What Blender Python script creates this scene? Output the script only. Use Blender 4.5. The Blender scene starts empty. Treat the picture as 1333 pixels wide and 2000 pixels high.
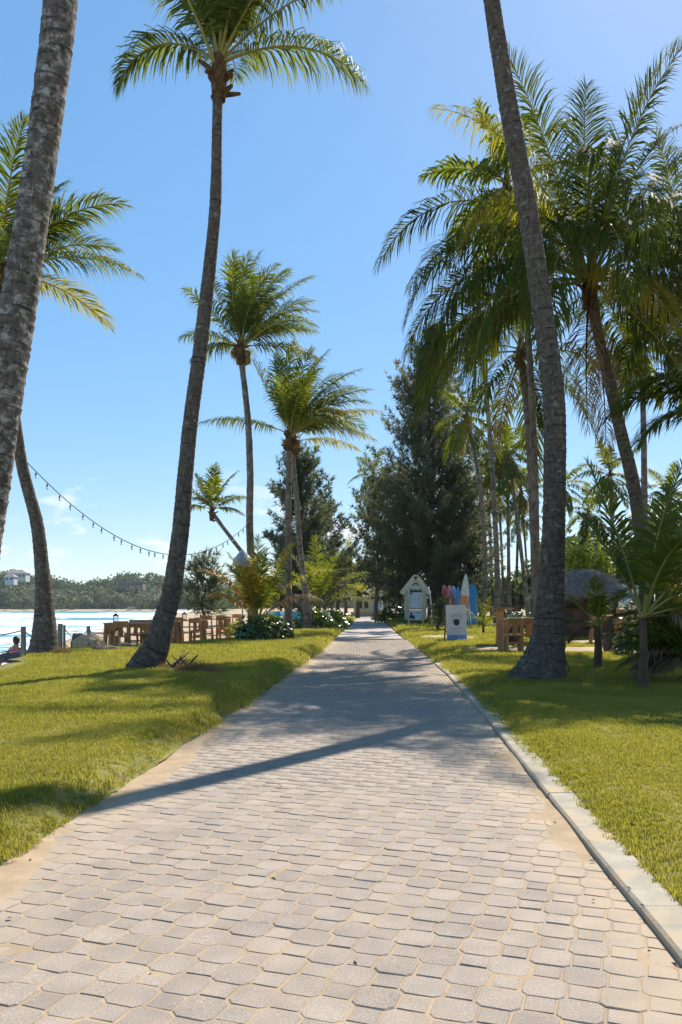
import bpy, bmesh, math, random
import numpy as np
from mathutils import Vector, Matrix, Euler

# ------------------------------------------------------------------ camera, sky, sun, exposure
scene = bpy.context.scene
COL = scene.collection
R = math.radians
SUN_AZ, SUN_EL = R(27.5), R(45.3)          # to the right of straight ahead (+Y); above the horizon
CAM_H = 1.2

cam = bpy.data.cameras.new("Camera")
cam.sensor_fit = 'VERTICAL'; cam.sensor_height = 36.0; cam.sensor_width = 24.0
cam.lens = 28.8; cam.shift_y = 0.0925; cam.clip_start = 0.05; cam.clip_end = 8000
camo = bpy.data.objects.new("Camera", cam); COL.objects.link(camo)
camo.location = (0, 0, CAM_H); camo.rotation_euler = (R(90), 0, 0)
scene.camera = camo

world = bpy.data.worlds.new("World"); scene.world = world; world.use_nodes = True
wn, wl = world.node_tree.nodes, world.node_tree.links
wn.clear()
w_out = wn.new("ShaderNodeOutputWorld"); w_bg = wn.new("ShaderNodeBackground")
sky = wn.new("ShaderNodeTexSky"); sky.sky_type = 'NISHITA'; sky.sun_disc = False
sky.sun_elevation = SUN_EL; sky.sun_rotation = SUN_AZ
sky.altitude = 0; sky.air_density = 1.0; sky.dust_density = 0.2; sky.ozone_density = 6.0
w_bg.inputs["Strength"].default_value = 0.12
# small fair-weather clouds low in the sky
tc = wn.new("ShaderNodeTexCoord"); sep = wn.new("ShaderNodeSeparateXYZ")
wl.new(tc.outputs["Generated"], sep.inputs[0])
mp = wn.new("ShaderNodeMapping"); mp.inputs["Scale"].default_value = (6.5, 6.5, 15.0); mp.inputs["Location"].default_value = (3.1, 0.9, 0.2)
wl.new(tc.outputs["Generated"], mp.inputs[0])
nz = wn.new("ShaderNodeTexNoise"); nz.inputs["Scale"].default_value = 1.6; nz.inputs["Detail"].default_value = 9; nz.inputs["Roughness"].default_value = 0.55
wl.new(mp.outputs[0], nz.inputs[0])
r1 = wn.new("ShaderNodeMapRange"); r1.inputs[1].default_value = 0.53; r1.inputs[2].default_value = 0.60
wl.new(nz.outputs[0], r1.inputs[0])
r2 = wn.new("ShaderNodeMapRange"); r2.inputs[1].default_value = 0.17; r2.inputs[2].default_value = 0.10
wl.new(sep.outputs[2], r2.inputs[0])
mm = wn.new("ShaderNodeMath"); mm.operation = 'MULTIPLY'
wl.new(r1.outputs[0], mm.inputs[0]); wl.new(r2.outputs[0], mm.inputs[1])
mm2 = wn.new("ShaderNodeMath"); mm2.operation = 'MULTIPLY'; mm2.inputs[1].default_value = 0.8
wl.new(mm.outputs[0], mm2.inputs[0])
wmix = wn.new("ShaderNodeMix"); wmix.data_type = 'RGBA'
wl.new(mm2.outputs[0], wmix.inputs[0]); whs = wn.new('ShaderNodeHueSaturation'); wga = wn.new('ShaderNodeGamma'); wga.inputs[1].default_value = .53; wl.new(sky.outputs[0], wga.inputs[0]); whs.inputs['Saturation'].default_value = 1.52; whs.inputs['Value'].default_value = 1.78; wl.new(wga.outputs[0], whs.inputs['Color']); wl.new(whs.outputs[0], wmix.inputs[6]); wmix.inputs[7].default_value = (5.2, 5.4, 5.7, 1)
wl.new(wmix.outputs[2], w_bg.inputs[0]); wl.new(w_bg.outputs[0], w_out.inputs[0])

sun = bpy.data.lights.new("Sun", 'SUN'); sun.energy = 4.8; sun.angle = R(0.55); sun.color = (1.0, 0.93, 0.82)
suno = bpy.data.objects.new("Sun", sun); COL.objects.link(suno)
sd = Vector((math.sin(SUN_AZ) * math.cos(SUN_EL), math.cos(SUN_AZ) * math.cos(SUN_EL), math.sin(SUN_EL)))
suno.rotation_euler = sd.to_track_quat('Z', 'Y').to_euler(); suno.location = sd * 60

vs = scene.view_settings
vs.view_transform = 'Standard'; vs.look = 'None'; vs.gamma = 1.0; vs.use_curve_mapping = False
vs.exposure = 0.80
scene.cycles.max_bounces = 8; scene.cycles.transparent_max_bounces = 6
scene.cycles.diffuse_bounces = 3; scene.cycles.transmission_bounces = 5
scene.cycles.use_denoising = True
scene.cycles.caustics_reflective = False; scene.cycles.caustics_refractive = False

rng = random.Random(7); nrng = np.random.default_rng(11)

# ------------------------------------------------------------------ helpers
F_PX, U0, VH = 1600.0, 666.5, 1185.0
def P(u, v, d):                 # a point at distance d, seen at column u and row v of the photograph
    return Vector(((u - U0) / F_PX * d, d, CAM_H - (v - VH) / F_PX * d))
def gx(u, d): return (u - U0) / F_PX * d

def hash2(ix, iy):
    n = np.sin(ix * 127.1 + iy * 311.7) * 43758.5453
    return n - np.floor(n)
def vnoise(x, y):
    x = np.asarray(x, float); y = np.asarray(y, float)
    ix, iy = np.floor(x), np.floor(y); fx, fy = x - ix, y - iy
    fx = fx * fx * (3 - 2 * fx); fy = fy * fy * (3 - 2 * fy)
    a = hash2(ix, iy); b = hash2(ix + 1, iy); c = hash2(ix, iy + 1); d = hash2(ix + 1, iy + 1)
    return (a + (b - a) * fx) * (1 - fy) + (c + (d - c) * fx) * fy
def fbm(x, y, o=4):
    s, a, t = 0, .5, 0
    for i in range(o):
        s = s + a * vnoise(np.asarray(x) * 2 ** i + 13.7 * i, np.asarray(y) * 2 ** i - 7.3 * i); t += a; a *= .5
    return s / t
def sstep(a, b, x):
    t = np.clip((np.asarray(x, float) - a) / (b - a), 0, 1); return t * t * (3 - 2 * t)

_XR = np.array([(-14, .15), (2.7, 1.12), (5.1, 1.28), (8.8, 1.54), (14.4, 1.85), (22, 2.09), (34.3, 2.44), (70, 3.55), (130, 5.5)])
_XL = np.array([(-14, -2.55), (3.66, -1.52), (5.57, -1.36), (7.9, -1.22), (11.7, -.97), (18.8, -.62), (25.2, -.38), (35.5, -.07), (70, 1.1), (130, 3.1)])
def xr(y): return np.interp(y, _XR[:, 0], _XR[:, 1])
def xl(y): return np.interp(y, _XL[:, 0], _XL[:, 1])
_C = np.array([(-60, -6.2), (10, -6.2), (15, -6.2), (18, -7.2), (20, -7.9), (24, -8.6), (30, -9.9), (36, -11.5), (50, -14), (80, -19), (130, -28), (250, -45), (420, -60), (3000, -60)])
def coast(y): return np.interp(y, _C[:, 0], _C[:, 1])

def lawn_z(x, y):               # height of the lawns on either side of the path
    x = np.asarray(x, float); y = np.asarray(y, float)
    tl = xl(y) + .005 - x; tr = x - xr(y) - .01
    und = .05 * (fbm(x * .45, y * .45, 3) - .5)
    bl = .02 + .13 * sstep(-.05, .45, tl + .25 * (fbm(x * 2.2, y * 2.2, 3) - .5)) + und * sstep(0.2, 1, tl)
    br = .030 + .045 * sstep(0, .5, tr) + und * sstep(0.2, 1, tr)
    return np.where(tl > 0, bl, np.where(tr > 0, br, 0.0))
def GZ(x, y):
    if xl(y) < x < xr(y): return 0.0
    return float(lawn_z(x, y))

class MB:
    """collects geometry for ONE mesh object"""
    def __init__(s): s.v = []; s.f = []; s.m = []; s.n = 0; s.cur = 0
    def add(s, verts, faces):
        b = s.n; s.v.extend([tuple(map(float, p)) for p in verts]); s.n += len(verts)
        for f in faces: s.f.append(tuple(i + b for i in f)); s.m.append(s.cur)
        return s
    def box(s, c, size, rot=None, bev=0.0, taper=1.0):
        hx, hy, hz = size[0] / 2, size[1] / 2, size[2] / 2
        if bev <= 0:
            vv = [(-hx, -hy, -hz), (hx, -hy, -hz), (hx, hy, -hz), (-hx, hy, -hz), (-hx * taper, -hy * taper, hz), (hx * taper, -hy * taper, hz), (hx * taper, hy * taper, hz), (-hx * taper, hy * taper, hz)]
            ff = [(3, 2, 1, 0), (4, 5, 6, 7), (0, 1, 5, 4), (1, 2, 6, 5), (2, 3, 7, 6), (3, 0, 4, 7)]
        else:
            bm = bmesh.new(); bmesh.ops.create_cube(bm, size=1.0)
            for w in bm.verts: w.co = Vector((w.co.x * size[0], w.co.y * size[1], w.co.z * size[2]))
            bmesh.ops.bevel(bm, geom=list(bm.edges), offset=bev, segments=2, affect='EDGES')
            bm.verts.index_update()
            vv = [w.co.copy() for w in bm.verts]; ff = [tuple(q.index for q in f.verts) for f in bm.faces]; bm.free()
        M = rot.to_matrix() if isinstance(rot, Euler) else (rot if rot is not None else None)
        out = []
        for p in vv:
            p = Vector(p)
            if M is not None: p = M @ p
            out.append(p + Vector(c))
        return s.add(out, ff)
    def bar(s, a, b, w, h=None, up=(0, 0, 1)):
        a, b = Vector(a), Vector(b); h = h or w
        z = (b - a); L = z.length; z.normalize(); x = Vector(up).cross(z)
        if x.length < 1e-4: x = Vector((1, 0, 0)).cross(z)
        x.normalize(); y = z.cross(x)
        M = Matrix((x, y, z)).transposed()
        return s.box((a + b) / 2, (w, h, L), M)
    def tube(s, pts, rad, n=8, cap=True, jit=0.0):
        pts = [Vector(p) for p in pts]; m = len(pts); vv = []; ff = []
        if not hasattr(rad, '__len__'): rad = [rad] * m
        t0 = (pts[1] - pts[0]).normalized()
        x = t0.orthogonal().normalized()
        for i in range(m):
            t = (pts[min(i + 1, m - 1)] - pts[max(i - 1, 0)]).normalized()
            x = (x - t * x.dot(t)).normalized(); y = t.cross(x)
            for k in range(n):
                a = 2 * math.pi * k / n; r = rad[i] * (1 + (rng.uniform(-jit, jit) if jit else 0))
                vv.append(pts[i] + x * (math.cos(a) * r) + y * (math.sin(a) * r))
        for i in range(m - 1):
            for k in range(n):
                k2 = (k + 1) % n; ff.append((i * n + k, i * n + k2, (i + 1) * n + k2, (i + 1) * n + k))
        if cap: ff.append(tuple(range(n - 1, -1, -1))); ff.append(tuple((m - 1) * n + k for k in range(n)))
        return s.add(vv, ff)
    def lathe(s, prof, n=16, c=(0, 0, 0)):
        vv = []; ff = []; m = len(prof)
        for r, z in prof:
            for k in range(n):
                a = 2 * math.pi * k / n; vv.append((c[0] + r * math.cos(a), c[1] + r * math.sin(a), c[2] + z))
        for i in range(m - 1):
            for k in range(n):
                k2 = (k + 1) % n; ff.append((i * n + k, i * n + k2, (i + 1) * n + k2, (i + 1) * n + k))
        ff.append(tuple(range(n - 1, -1, -1))); ff.append(tuple((m - 1) * n + k for k in range(n)))
        return s.add(vv, ff)
    def build(s, name, mats, parent=None, loc=None, smooth=False, kind=None, rot=None):
        me = bpy.data.meshes.new(name); me.from_pydata(s.v, [], s.f)
        return finish(me, name, mats, parent, loc, smooth, kind, rot, s.m)

def finish(me, name, mats, parent=None, loc=None, smooth=False, kind=None, rot=None, midx=None):
    if not isinstance(mats, (list, tuple)): mats = [mats]
    for m in mats: me.materials.append(m)
    if midx is not None and len(mats) > 1: me.polygons.foreach_set("material_index", midx)
    if smooth: me.polygons.foreach_set("use_smooth", [True] * len(me.polygons))
    me.update()
    o = bpy.data.objects.new(name, me); COL.objects.link(o)
    if parent is not None: o.parent = parent
    if loc is not None: o.location = loc
    if rot is not None: o.rotation_euler = rot
    if kind: o["kind"] = kind
    return o

def np_mesh(name, V, quads=None, tris=None):
    V = np.asarray(V, np.float32); me = bpy.data.meshes.new(name)
    nq = 0 if quads is None else len(quads); nt = 0 if tris is None else len(tris)
    me.vertices.add(len(V)); me.vertices.foreach_set("co", V.ravel())
    nl = nq * 4 + nt * 3; me.loops.add(nl); me.polygons.add(nq + nt)
    idx = []; st = []
    if nq: idx.append(np.asarray(quads, np.int32).ravel()); st.append(np.arange(nq) * 4)
    if nt: idx.append(np.asarray(tris, np.int32).ravel()); st.append(nq * 4 + np.arange(nt) * 3)
    me.loops.foreach_set("vertex_index", np.concatenate(idx)); me.polygons.foreach_set("loop_start", np.concatenate(st).astype(np.int32))
    me.update(calc_edges=True); me.validate()
    return me

def grid_mesh(name, X, Y, Z):
    m, n = X.shape; V = np.stack([X, Y, Z], -1).reshape(-1, 3)
    i = np.arange((m - 1) * (n - 1)); r, c = i // (n - 1), i % (n - 1); a = r * n + c
    return np_mesh(name, V, quads=np.stack([a, a + 1, a + n + 1, a + n], 1))

def tag(o, label, cat, group=None):
    o["label"] = label; o["category"] = cat
    if group: o["group"] = group
    return o
def empty(name, loc, label, cat, group=None, rz=0):
    o = bpy.data.objects.new(name, None); COL.objects.link(o); o.location = loc; o.rotation_euler = (0, 0, rz); o.empty_display_size = .2
    return tag(o, label, cat, group)
def copy_tree(root, loc, rz=0, scale=1.0, label=None, parent=None):
    r = root.copy(); COL.objects.link(r)
    if parent is None:
        r.location = loc; r.rotation_euler = (0, 0, rz); r.scale = (scale,) * 3
        if label: r["label"] = label
    else: r.parent = parent
    for ch in list(root.children): copy_tree(ch, None, parent=r)
    return r

# ------------------------------------------------------------------ materials
def new_mat(name):
    m = bpy.data.materials.new(name); m.use_nodes = True
    nt = m.node_tree; b = nt.nodes["Principled BSDF"]
    return m, nt, b
def noise_mat(name, c1, c2, scale=4.0, rough=.7, bump=.3, bscale=30.0, stretch=(1, 1, 1), lo=.38, hi=.62, c3=None, s3=1.0, lo3=.55, hi3=.65, stretch3=(1, 1, 1), spec=.3, world=False, detail=6, bdist=.01, rnd=0.0):
    m, nt, b = new_mat(name); N, L = nt.nodes, nt.links
    if world: src = N.new("ShaderNodeNewGeometry").outputs["Position"]
    else: src = N.new("ShaderNodeTexCoord").outputs["Object"]
    def nz(sc, st, de=detail):
        mp = N.new("ShaderNodeMapping"); mp.inputs["Scale"].default_value = st; L.new(src, mp.inputs[0])
        t = N.new("ShaderNodeTexNoise"); t.inputs["Scale"].default_value = sc; t.inputs["Detail"].default_value = de; t.inputs["Roughness"].default_value = .6
        L.new(mp.outputs[0], t.inputs[0]); return t.outputs[0]
    def rngmap(o, a, c):
        r = N.new("ShaderNodeMapRange"); r.inputs[1].default_value = a; r.inputs[2].default_value = c; L.new(o, r.inputs[0]); return r.outputs[0]
    def mix(fac, a, c):
        x = N.new("ShaderNodeMix"); x.data_type = 'RGBA'; L.new(fac, x.inputs[0])
        for s, v in ((6, a), (7, c)):
            if isinstance(v, tuple): x.inputs[s].default_value = (*v, 1)
            else: L.new(v, x.inputs[s])
        return x.outputs[2]
    col = mix(rngmap(nz(scale, stretch), lo, hi), c1, c2)
    if c3 is not None: col = mix(rngmap(nz(s3, stretch3), lo3, hi3), col, c3)
    if rnd:
        oi = N.new("ShaderNodeObjectInfo"); hs = N.new("ShaderNodeHueSaturation")
        r = N.new("ShaderNodeMapRange"); r.inputs[3].default_value = 1 - rnd; r.inputs[4].default_value = 1 + rnd
        L.new(oi.outputs["Random"], r.inputs[0]); L.new(r.outputs[0], hs.inputs["Value"]); L.new(col, hs.inputs["Color"]); col = hs.outputs[0]
    L.new(col, b.inputs["Base Color"]); b.inputs["Roughness"].default_value = rough; b.inputs["Specular IOR Level"].default_value = spec
    if bump:
        bp = N.new("ShaderNodeBump"); bp.inputs["Strength"].default_value = bump; bp.inputs["Distance"].default_value = bdist
        L.new(nz(bscale, stretch), bp.inputs["Height"]); L.new(bp.outputs[0], b.inputs["Normal"])
    m["_col"] = 1
    return m
def leaf_mat(name, c1, c2, tr, trans=.45, rough=.38, spec=.5, nscale=1.5, world_noise=False):
    """two-sided leaf: reflects c1..c2 (per object and by noise), lets light of colour tr through"""
    m, nt, b = new_mat(name); N, L = nt.nodes, nt.links
    oi = N.new("ShaderNodeObjectInfo")
    src = N.new("ShaderNodeNewGeometry").outputs["Position"]
    t = N.new("ShaderNodeTexNoise"); t.inputs["Scale"].default_value = nscale; t.inputs["Detail"].default_value = 4; L.new(src, t.inputs[0])
    ad = N.new("ShaderNodeMath"); ad.operation = 'MULTIPLY_ADD'; ad.inputs[1].default_value = .55; L.new(oi.outputs["Random"], ad.inputs[0])
    r = N.new("ShaderNodeMapRange"); r.inputs[1].default_value = .35; r.inputs[2].default_value = .65; r.inputs[4].default_value = .6; L.new(t.outputs[0], r.inputs[0])
    L.new(r.outputs[0], ad.inputs[2])
    mx = N.new("ShaderNodeMix"); mx.data_type = 'RGBA'; L.new(ad.outputs[0], mx.inputs[0]); mx.inputs[6].default_value = (*c1, 1); mx.inputs[7].default_value = (*c2, 1)
    L.new(mx.outputs[2], b.inputs["Base Color"]); b.inputs["Roughness"].default_value = rough; b.inputs["Specular IOR Level"].default_value = spec
    tl = N.new("ShaderNodeBsdfTranslucent"); hs = N.new("ShaderNodeMix"); hs.data_type = 'RGBA'; hs.inputs[0].default_value = .65
    L.new(mx.outputs[2], hs.inputs[6]); hs.inputs[7].default_value = (*tr, 1); L.new(hs.outputs[2], tl.inputs[0])
    ms = N.new("ShaderNodeMixShader"); ms.inputs[0].default_value = trans
    L.new(b.outputs[0], ms.inputs[1]); L.new(tl.outputs[0], ms.inputs[2]); L.new(ms.outputs[0], N["Material Output"].inputs[0])
    return m
def flat_mat(name, c, rough=.5, spec=.4, metal=0.0):
    return noise_mat(name, tuple(x * .85 for x in c), tuple(min(1, x * 1.12) for x in c), scale=6, rough=rough, bump=.08, bscale=60, spec=spec)

MT = {}
MT['sand'] = noise_mat('sand', (.46, .35, .23), (.36, .27, .18), 3, .95, .5, 160, world=True, c3=(.24, .17, .10), s3=1.3, lo3=.6, hi3=.75, bdist=.006, spec=.1)
MT['lawn_soil'] = noise_mat('lawn_soil', (.17, .165, .05), (.26, .225, .08), 1.2, .95, .6, 60, world=True, c3=(.12, .085, .05), s3=2.4, lo3=.62, hi3=.72, spec=.05, bdist=.02)
MT['kerb'] = noise_mat('kerb', (.31, .275, .215), (.41, .36, .28), 7, .9, .7, 70, world=True, c3=(.42, .32, .21), s3=3.5, lo3=.5, hi3=.64, spec=.2, bdist=.004)
def bark_mat(name, dark, mid, pale, lo, hi, fine=1.0):
    m, nt, b = new_mat(name); N, L = nt.nodes, nt.links; src = N.new("ShaderNodeTexCoord").outputs["Object"]
    def nz(sc, st, de=7, ro=.65):
        mp = N.new("ShaderNodeMapping"); mp.inputs["Scale"].default_value = st; L.new(src, mp.inputs[0])
        t = N.new("ShaderNodeTexNoise"); t.inputs["Scale"].default_value = sc; t.inputs["Detail"].default_value = de; t.inputs["Roughness"].default_value = ro; L.new(mp.outputs[0], t.inputs[0]); return t.outputs[0]
    def mr(o, a, c, l=0, h=1):
        r = N.new("ShaderNodeMapRange"); r.inputs[1].default_value = a; r.inputs[2].default_value = c; r.inputs[3].default_value = l; r.inputs[4].default_value = h; L.new(o, r.inputs[0]); return r.outputs[0]
    def mx(f, a, c):
        x = N.new("ShaderNodeMix"); x.data_type = 'RGBA'; L.new(f, x.inputs[0])
        for q, v in ((6, a), (7, c)):
            if isinstance(v, tuple): x.inputs[q].default_value = (*v, 1)
            else: L.new(v, x.inputs[q])
        return x.outputs[2]
    col = mx(mr(nz(9 * fine, (1.2, 1.2, .8)), .36, .64), dark, mid)
    col = mx(mr(nz(3.2 * fine, (1.5, 1.5, 1.9), 9, .72), lo, hi), col, pale)
    col = mx(mr(nz(26 * fine, (1, 1, .25)), .56, .66), col, tuple(q * .6 for q in dark))
    at = N.new("ShaderNodeAttribute"); at.attribute_name = "scar"
    col = mx(mr(at.outputs["Fac"], .74, .95, 0, .9), col, tuple(q * .55 for q in dark))
    L.new(col, b.inputs["Base Color"]); b.inputs["Roughness"].default_value = .95; b.inputs["Specular IOR Level"].default_value = .1
    bp = N.new("ShaderNodeBump"); bp.inputs["Strength"].default_value = .9; bp.inputs["Distance"].default_value = .02; L.new(nz(24 * fine, (1.5, 1.5, 1.1)), bp.inputs["Height"]); L.new(bp.outputs[0], b.inputs["Normal"])
    return m
MT['bark'] = bark_mat('palm_bark', (.075, .060, .048), (.155, .130, .105), (.28, .255, .225), .56, .66, 1.5)
MT['bark_pale'] = bark_mat('palm_bark_pale', (.085, .070, .058), (.185, .16, .135), (.40, .375, .34), .50, .60, 1.9)
MT['bark_far'] = bark_mat('palm_bark_far', (.11, .09, .072), (.22, .185, .15), (.32, .29, .25), .55, .7, .5)
MT['fibre'] = noise_mat('palm_fibre', (.06, .036, .02), (.15, .088, .043), 8, .95, .6, 40, spec=.05)
MT['rachis'] = noise_mat('palm_rachis', (.20, .20, .04), (.30, .22, .06), 3, .5, .1, 30)
MT['leaf'] = leaf_mat('palm_leaf', (.042, .078, .014), (.095, .125, .018), (.33, .36, .02), .43, .6, .16)
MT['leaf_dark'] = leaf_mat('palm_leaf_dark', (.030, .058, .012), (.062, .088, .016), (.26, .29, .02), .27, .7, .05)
MT['leaf_warm'] = leaf_mat('palm_leaf_warm', (.085, .105, .015), (.18, .15, .02), (.55, .48, .03), .5, .6, .16)
MT['leaf_orange'] = leaf_mat('palm_leaf_orange', (.26, .17, .03), (.36, .18, .03), (.75, .42, .03), .5, .4, .4)
MT['leaf_dry'] = leaf_mat('palm_leaf_dry', (.16, .11, .06), (.26, .19, .11), (.30, .20, .10), .25, .7, .2)
MT['needle'] = leaf_mat('casuarina_needles', (.062, .080, .042), (.115, .125, .068), (.28, .29, .13), .47, .6, .25, .35)
MT['needle2'] = leaf_mat('casuarina_needles_far', (.05, .075, .045), (.09, .11, .065), (.22, .25, .10), .42, .6, .25, .35)
MT['twig'] = noise_mat('branch_bark', (.075, .055, .042), (.16, .125, .10), 4, .95, .6, 20, spec=.1)
MT['grape'] = leaf_mat('broad_glossy_leaf', (.030, .070, .014), (.07, .12, .02), (.22, .34, .02), .35, .22, .7, 3)
MT['bush_y'] = leaf_mat('yellow_green_leaf', (.13, .17, .02), (.25, .27, .035), (.50, .55, .05), .5, .4, .4, 2)
MT['tree_leaf'] = leaf_mat('tree_leaf', (.035, .060, .020), (.085, .105, .03), (.16, .22, .04), .35, .5, .35, .5)
MT['grass'] = leaf_mat('grass_blade', (.118, .160, .018), (.36, .30, .075), (.58, .53, .055), .44, .55, .2, 1.1)
MT['grass_dry'] = leaf_mat('dry_grass', (.16, .11, .055), (.25, .18, .09), (.30, .2, .09), .35, .7, .1, 2)
MT['wood'] = noise_mat('warm_wood', (.32, .16, .065), (.47, .255, .11), 2.5, .6, .3, 40, stretch=(1, 1, 1), c3=(.28, .15, .07), s3=4, lo3=.6, hi3=.75, rnd=.18)
MT['wood_dark'] = noise_mat('dark_wood', (.07, .04, .028), (.14, .08, .05), 3, .65, .3, 40)
MT['wood_grey'] = noise_mat('weathered_post', (.24, .20, .15), (.36, .31, .25), 3, .9, .6, 30, stretch=(3, 3, .5))
MT['rope'] = noise_mat('rope', (.16, .14, .12), (.25, .22, .19), 20, .9, .5, 90)
MT['wire'] = flat_mat('black_cable', (.012, .012, .014), .6)
MT['rock'] = noise_mat('coral_rock', (.40, .29, .18), (.55, .43, .29), 2.5, .95, 1.0, 9, c3=(.12, .09, .06), s3=3, lo3=.52, hi3=.68, bdist=.06, spec=.1)
MT['rock_dark'] = noise_mat('dark_rock', (.10, .085, .075), (.20, .17, .14), 3, .95, 1.0, 10, c3=(.05, .05, .04), s3=3, lo3=.55, hi3=.7, bdist=.06, spec=.1)

# leaf-covered pavers: grey-mauve concrete with pale grit, sand dusted along both edges of the path
def paver_material():
    m, nt, b = new_mat('paver_concrete'); N, L = nt.nodes, nt.links
    g = N.new("ShaderNodeNewGeometry"); oi = N.new("ShaderNodeObjectInfo")
    def nz(sc, de=5, ro=.6):
        t = N.new("ShaderNodeTexNoise"); t.inputs["Scale"].default_value = sc; t.inputs["Detail"].default_value = de; t.inputs["Roughness"].default_value = ro
        L.new(g.outputs["Position"], t.inputs[0]); return t.outputs[0]
    def mr(o, a, c, lo=0, hi=1):
        r = N.new("ShaderNodeMapRange"); r.inputs[1].default_value = a; r.inputs[2].default_value = c; r.inputs[3].default_value = lo; r.inputs[4].default_value = hi
        L.new(o, r.inputs[0]); return r.outputs[0]
    def mx(f, a, c, bt='MIX'):
        x = N.new("ShaderNodeMix"); x.data_type = 'RGBA'; x.blend_type = bt
        if isinstance(f, float): x.inputs[0].default_value = f
        else: L.new(f, x.inputs[0])
        for s, v in ((6, a), (7, c)):
            if isinstance(v, tuple): x.inputs[s].default_value = (*v, 1)
            else: L.new(v, x.inputs[s])
        return x.outputs[2]
    def ma(op, a, c):
        x = N.new("ShaderNodeMath"); x.operation = op
        for s, v in ((0, a), (1, c)):
            if isinstance(v, (int, float)): x.inputs[s].default_value = v
            else: L.new(v, x.inputs[s])
        return x.outputs[0]
    col = mx(mr(nz(1.1), .35, .65), (.318, .258, .208), (.28, .236, .20))
    col = mx(ma('MULTIPLY', oi.outputs['Random'], .7), col, (.335, .275, .222)); 
    grit = ma('MULTIPLY', mr(nz(170, 4, .8), .3, .7, .55, 1.45), ma('MULTIPLY', mr(nz(6.5, 1), .3, .7, .91, 1.09), mr(oi.outputs['Random'], 0, 1, .93, 1.07)))
    hs = N.new("ShaderNodeHueSaturation"); L.new(col, hs.inputs["Color"]); L.new(grit, hs.inputs["Value"]); col = hs.outputs[0]
    vo = N.new("ShaderNodeTexVoronoi"); vo.inputs["Scale"].default_value = 26; L.new(g.outputs["Position"], vo.inputs[0])
    col = mx(mr(vo.outputs["Distance"], .075, .045), col, (.62, .57, .52))
    sp = N.new("ShaderNodeSeparateXYZ"); L.new(g.outputs["Position"], sp.inputs[0])
    er = ma('SUBTRACT', sp.outputs[0], ma('MULTIPLY_ADD', sp.outputs[1], .058)); 
    # distance to the right and the left edge of the path
    er = ma('SUBTRACT', sp.outputs[0], ma('ADD', ma('MULTIPLY', sp.outputs[1], .060), .98))
    el = ma('SUBTRACT', ma('ADD', ma('MULTIPLY', sp.outputs[1], .062), -1.73), sp.outputs[0])
    n1 = ma('MULTIPLY', ma('SUBTRACT', nz(2.2, 6), .5), 1.8)
    fr = mr(ma('ADD', er, n1), -.42, .0); fl = mr(ma('ADD', el, n1), -.40, .05)
    dust = ma('MULTIPLY', ma('MAXIMUM', fr, fl), .75)
    dust = ma('MAXIMUM', dust, mr(nz(2.4, 7), .55, .78, 0, .45))
    col = mx(mr(nz(.9, 7, .7), .52, .72, 0, .35), col, (.19, .17, .155)); col = mx(dust, col, (.44, .34, .235))
    L.new(col, b.inputs["Base Color"]); b.inputs["Roughness"].default_value = .85; b.inputs["Specular IOR Level"].default_value = .25
    bp = N.new("ShaderNodeBump"); bp.inputs["Strength"].default_value = .6; bp.inputs["Distance"].default_value = .004
    L.new(nz(150, 4, .8), bp.inputs["Height"]); L.new(bp.outputs[0], b.inputs["Normal"])
    return m
MT['paver'] = paver_material()
MT['joint_sand'] = noise_mat('joint_sand', (.42, .315, .205), (.34, .255, .17), 6, .95, .5, 200, world=True, c3=(.20, .14, .09), s3=2.2, lo3=.62, hi3=.78, bdist=.004, spec=.05)
def far_path_material():
    m, nt, b = new_mat('far_paving'); N, L = nt.nodes, nt.links
    g = N.new("ShaderNodeNewGeometry"); vo = N.new("ShaderNodeTexVoronoi"); vo.inputs["Scale"].default_value = 6; vo.feature = 'F1'
    L.new(g.outputs["Position"], vo.inputs[0])
    x = N.new("ShaderNodeMix"); x.data_type = 'RGBA'; L.new(vo.outputs["Color"], x.inputs[0]); x.inputs[6].default_value = (.31, .265, .23, 1); x.inputs[7].default_value = (.36, .30, .255, 1)
    L.new(x.outputs[2], b.inputs["Base Color"]); b.inputs["Roughness"].default_value = .85
    return m
MT['far_path'] = far_path_material()

# ------------------------------------------------------------------ ground, path, kerbs, lawns
def ground_z(X, Y):
    t = coast(Y) + 1.2 * (fbm(np.asarray(X) * .02, np.asarray(Y) * .3, 3) - .5) - X
    return -.06 - 2.9 * sstep(-.4, 9, t) - .5 * sstep(-.3, 1.0, t) * (0.6 + .8 * fbm(np.asarray(X) * .8, np.asarray(Y) * .8, 3)) - .02 * fbm(X, Y, 3)
def build_ground():
    xs = np.concatenate([np.linspace(-1500, -80, 24)[:-1], np.linspace(-80, -20, 30)[:-1], np.linspace(-20, 20, 100)[:-1], np.linspace(20, 80, 16)[:-1], np.linspace(80, 1500, 20)])
    ys = np.concatenate([np.linspace(-40, 0, 8)[:-1], np.linspace(0, 60, 100)[:-1], np.linspace(60, 200, 40)[:-1], np.linspace(200, 3000, 40)])
    X, Y = np.meshgrid(xs, ys); Z = ground_z(X, Y)
    finish(grid_mesh('ground', X, Y, Z), 'ground', MT['sand'], smooth=True, kind='structure')
build_ground()

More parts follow.
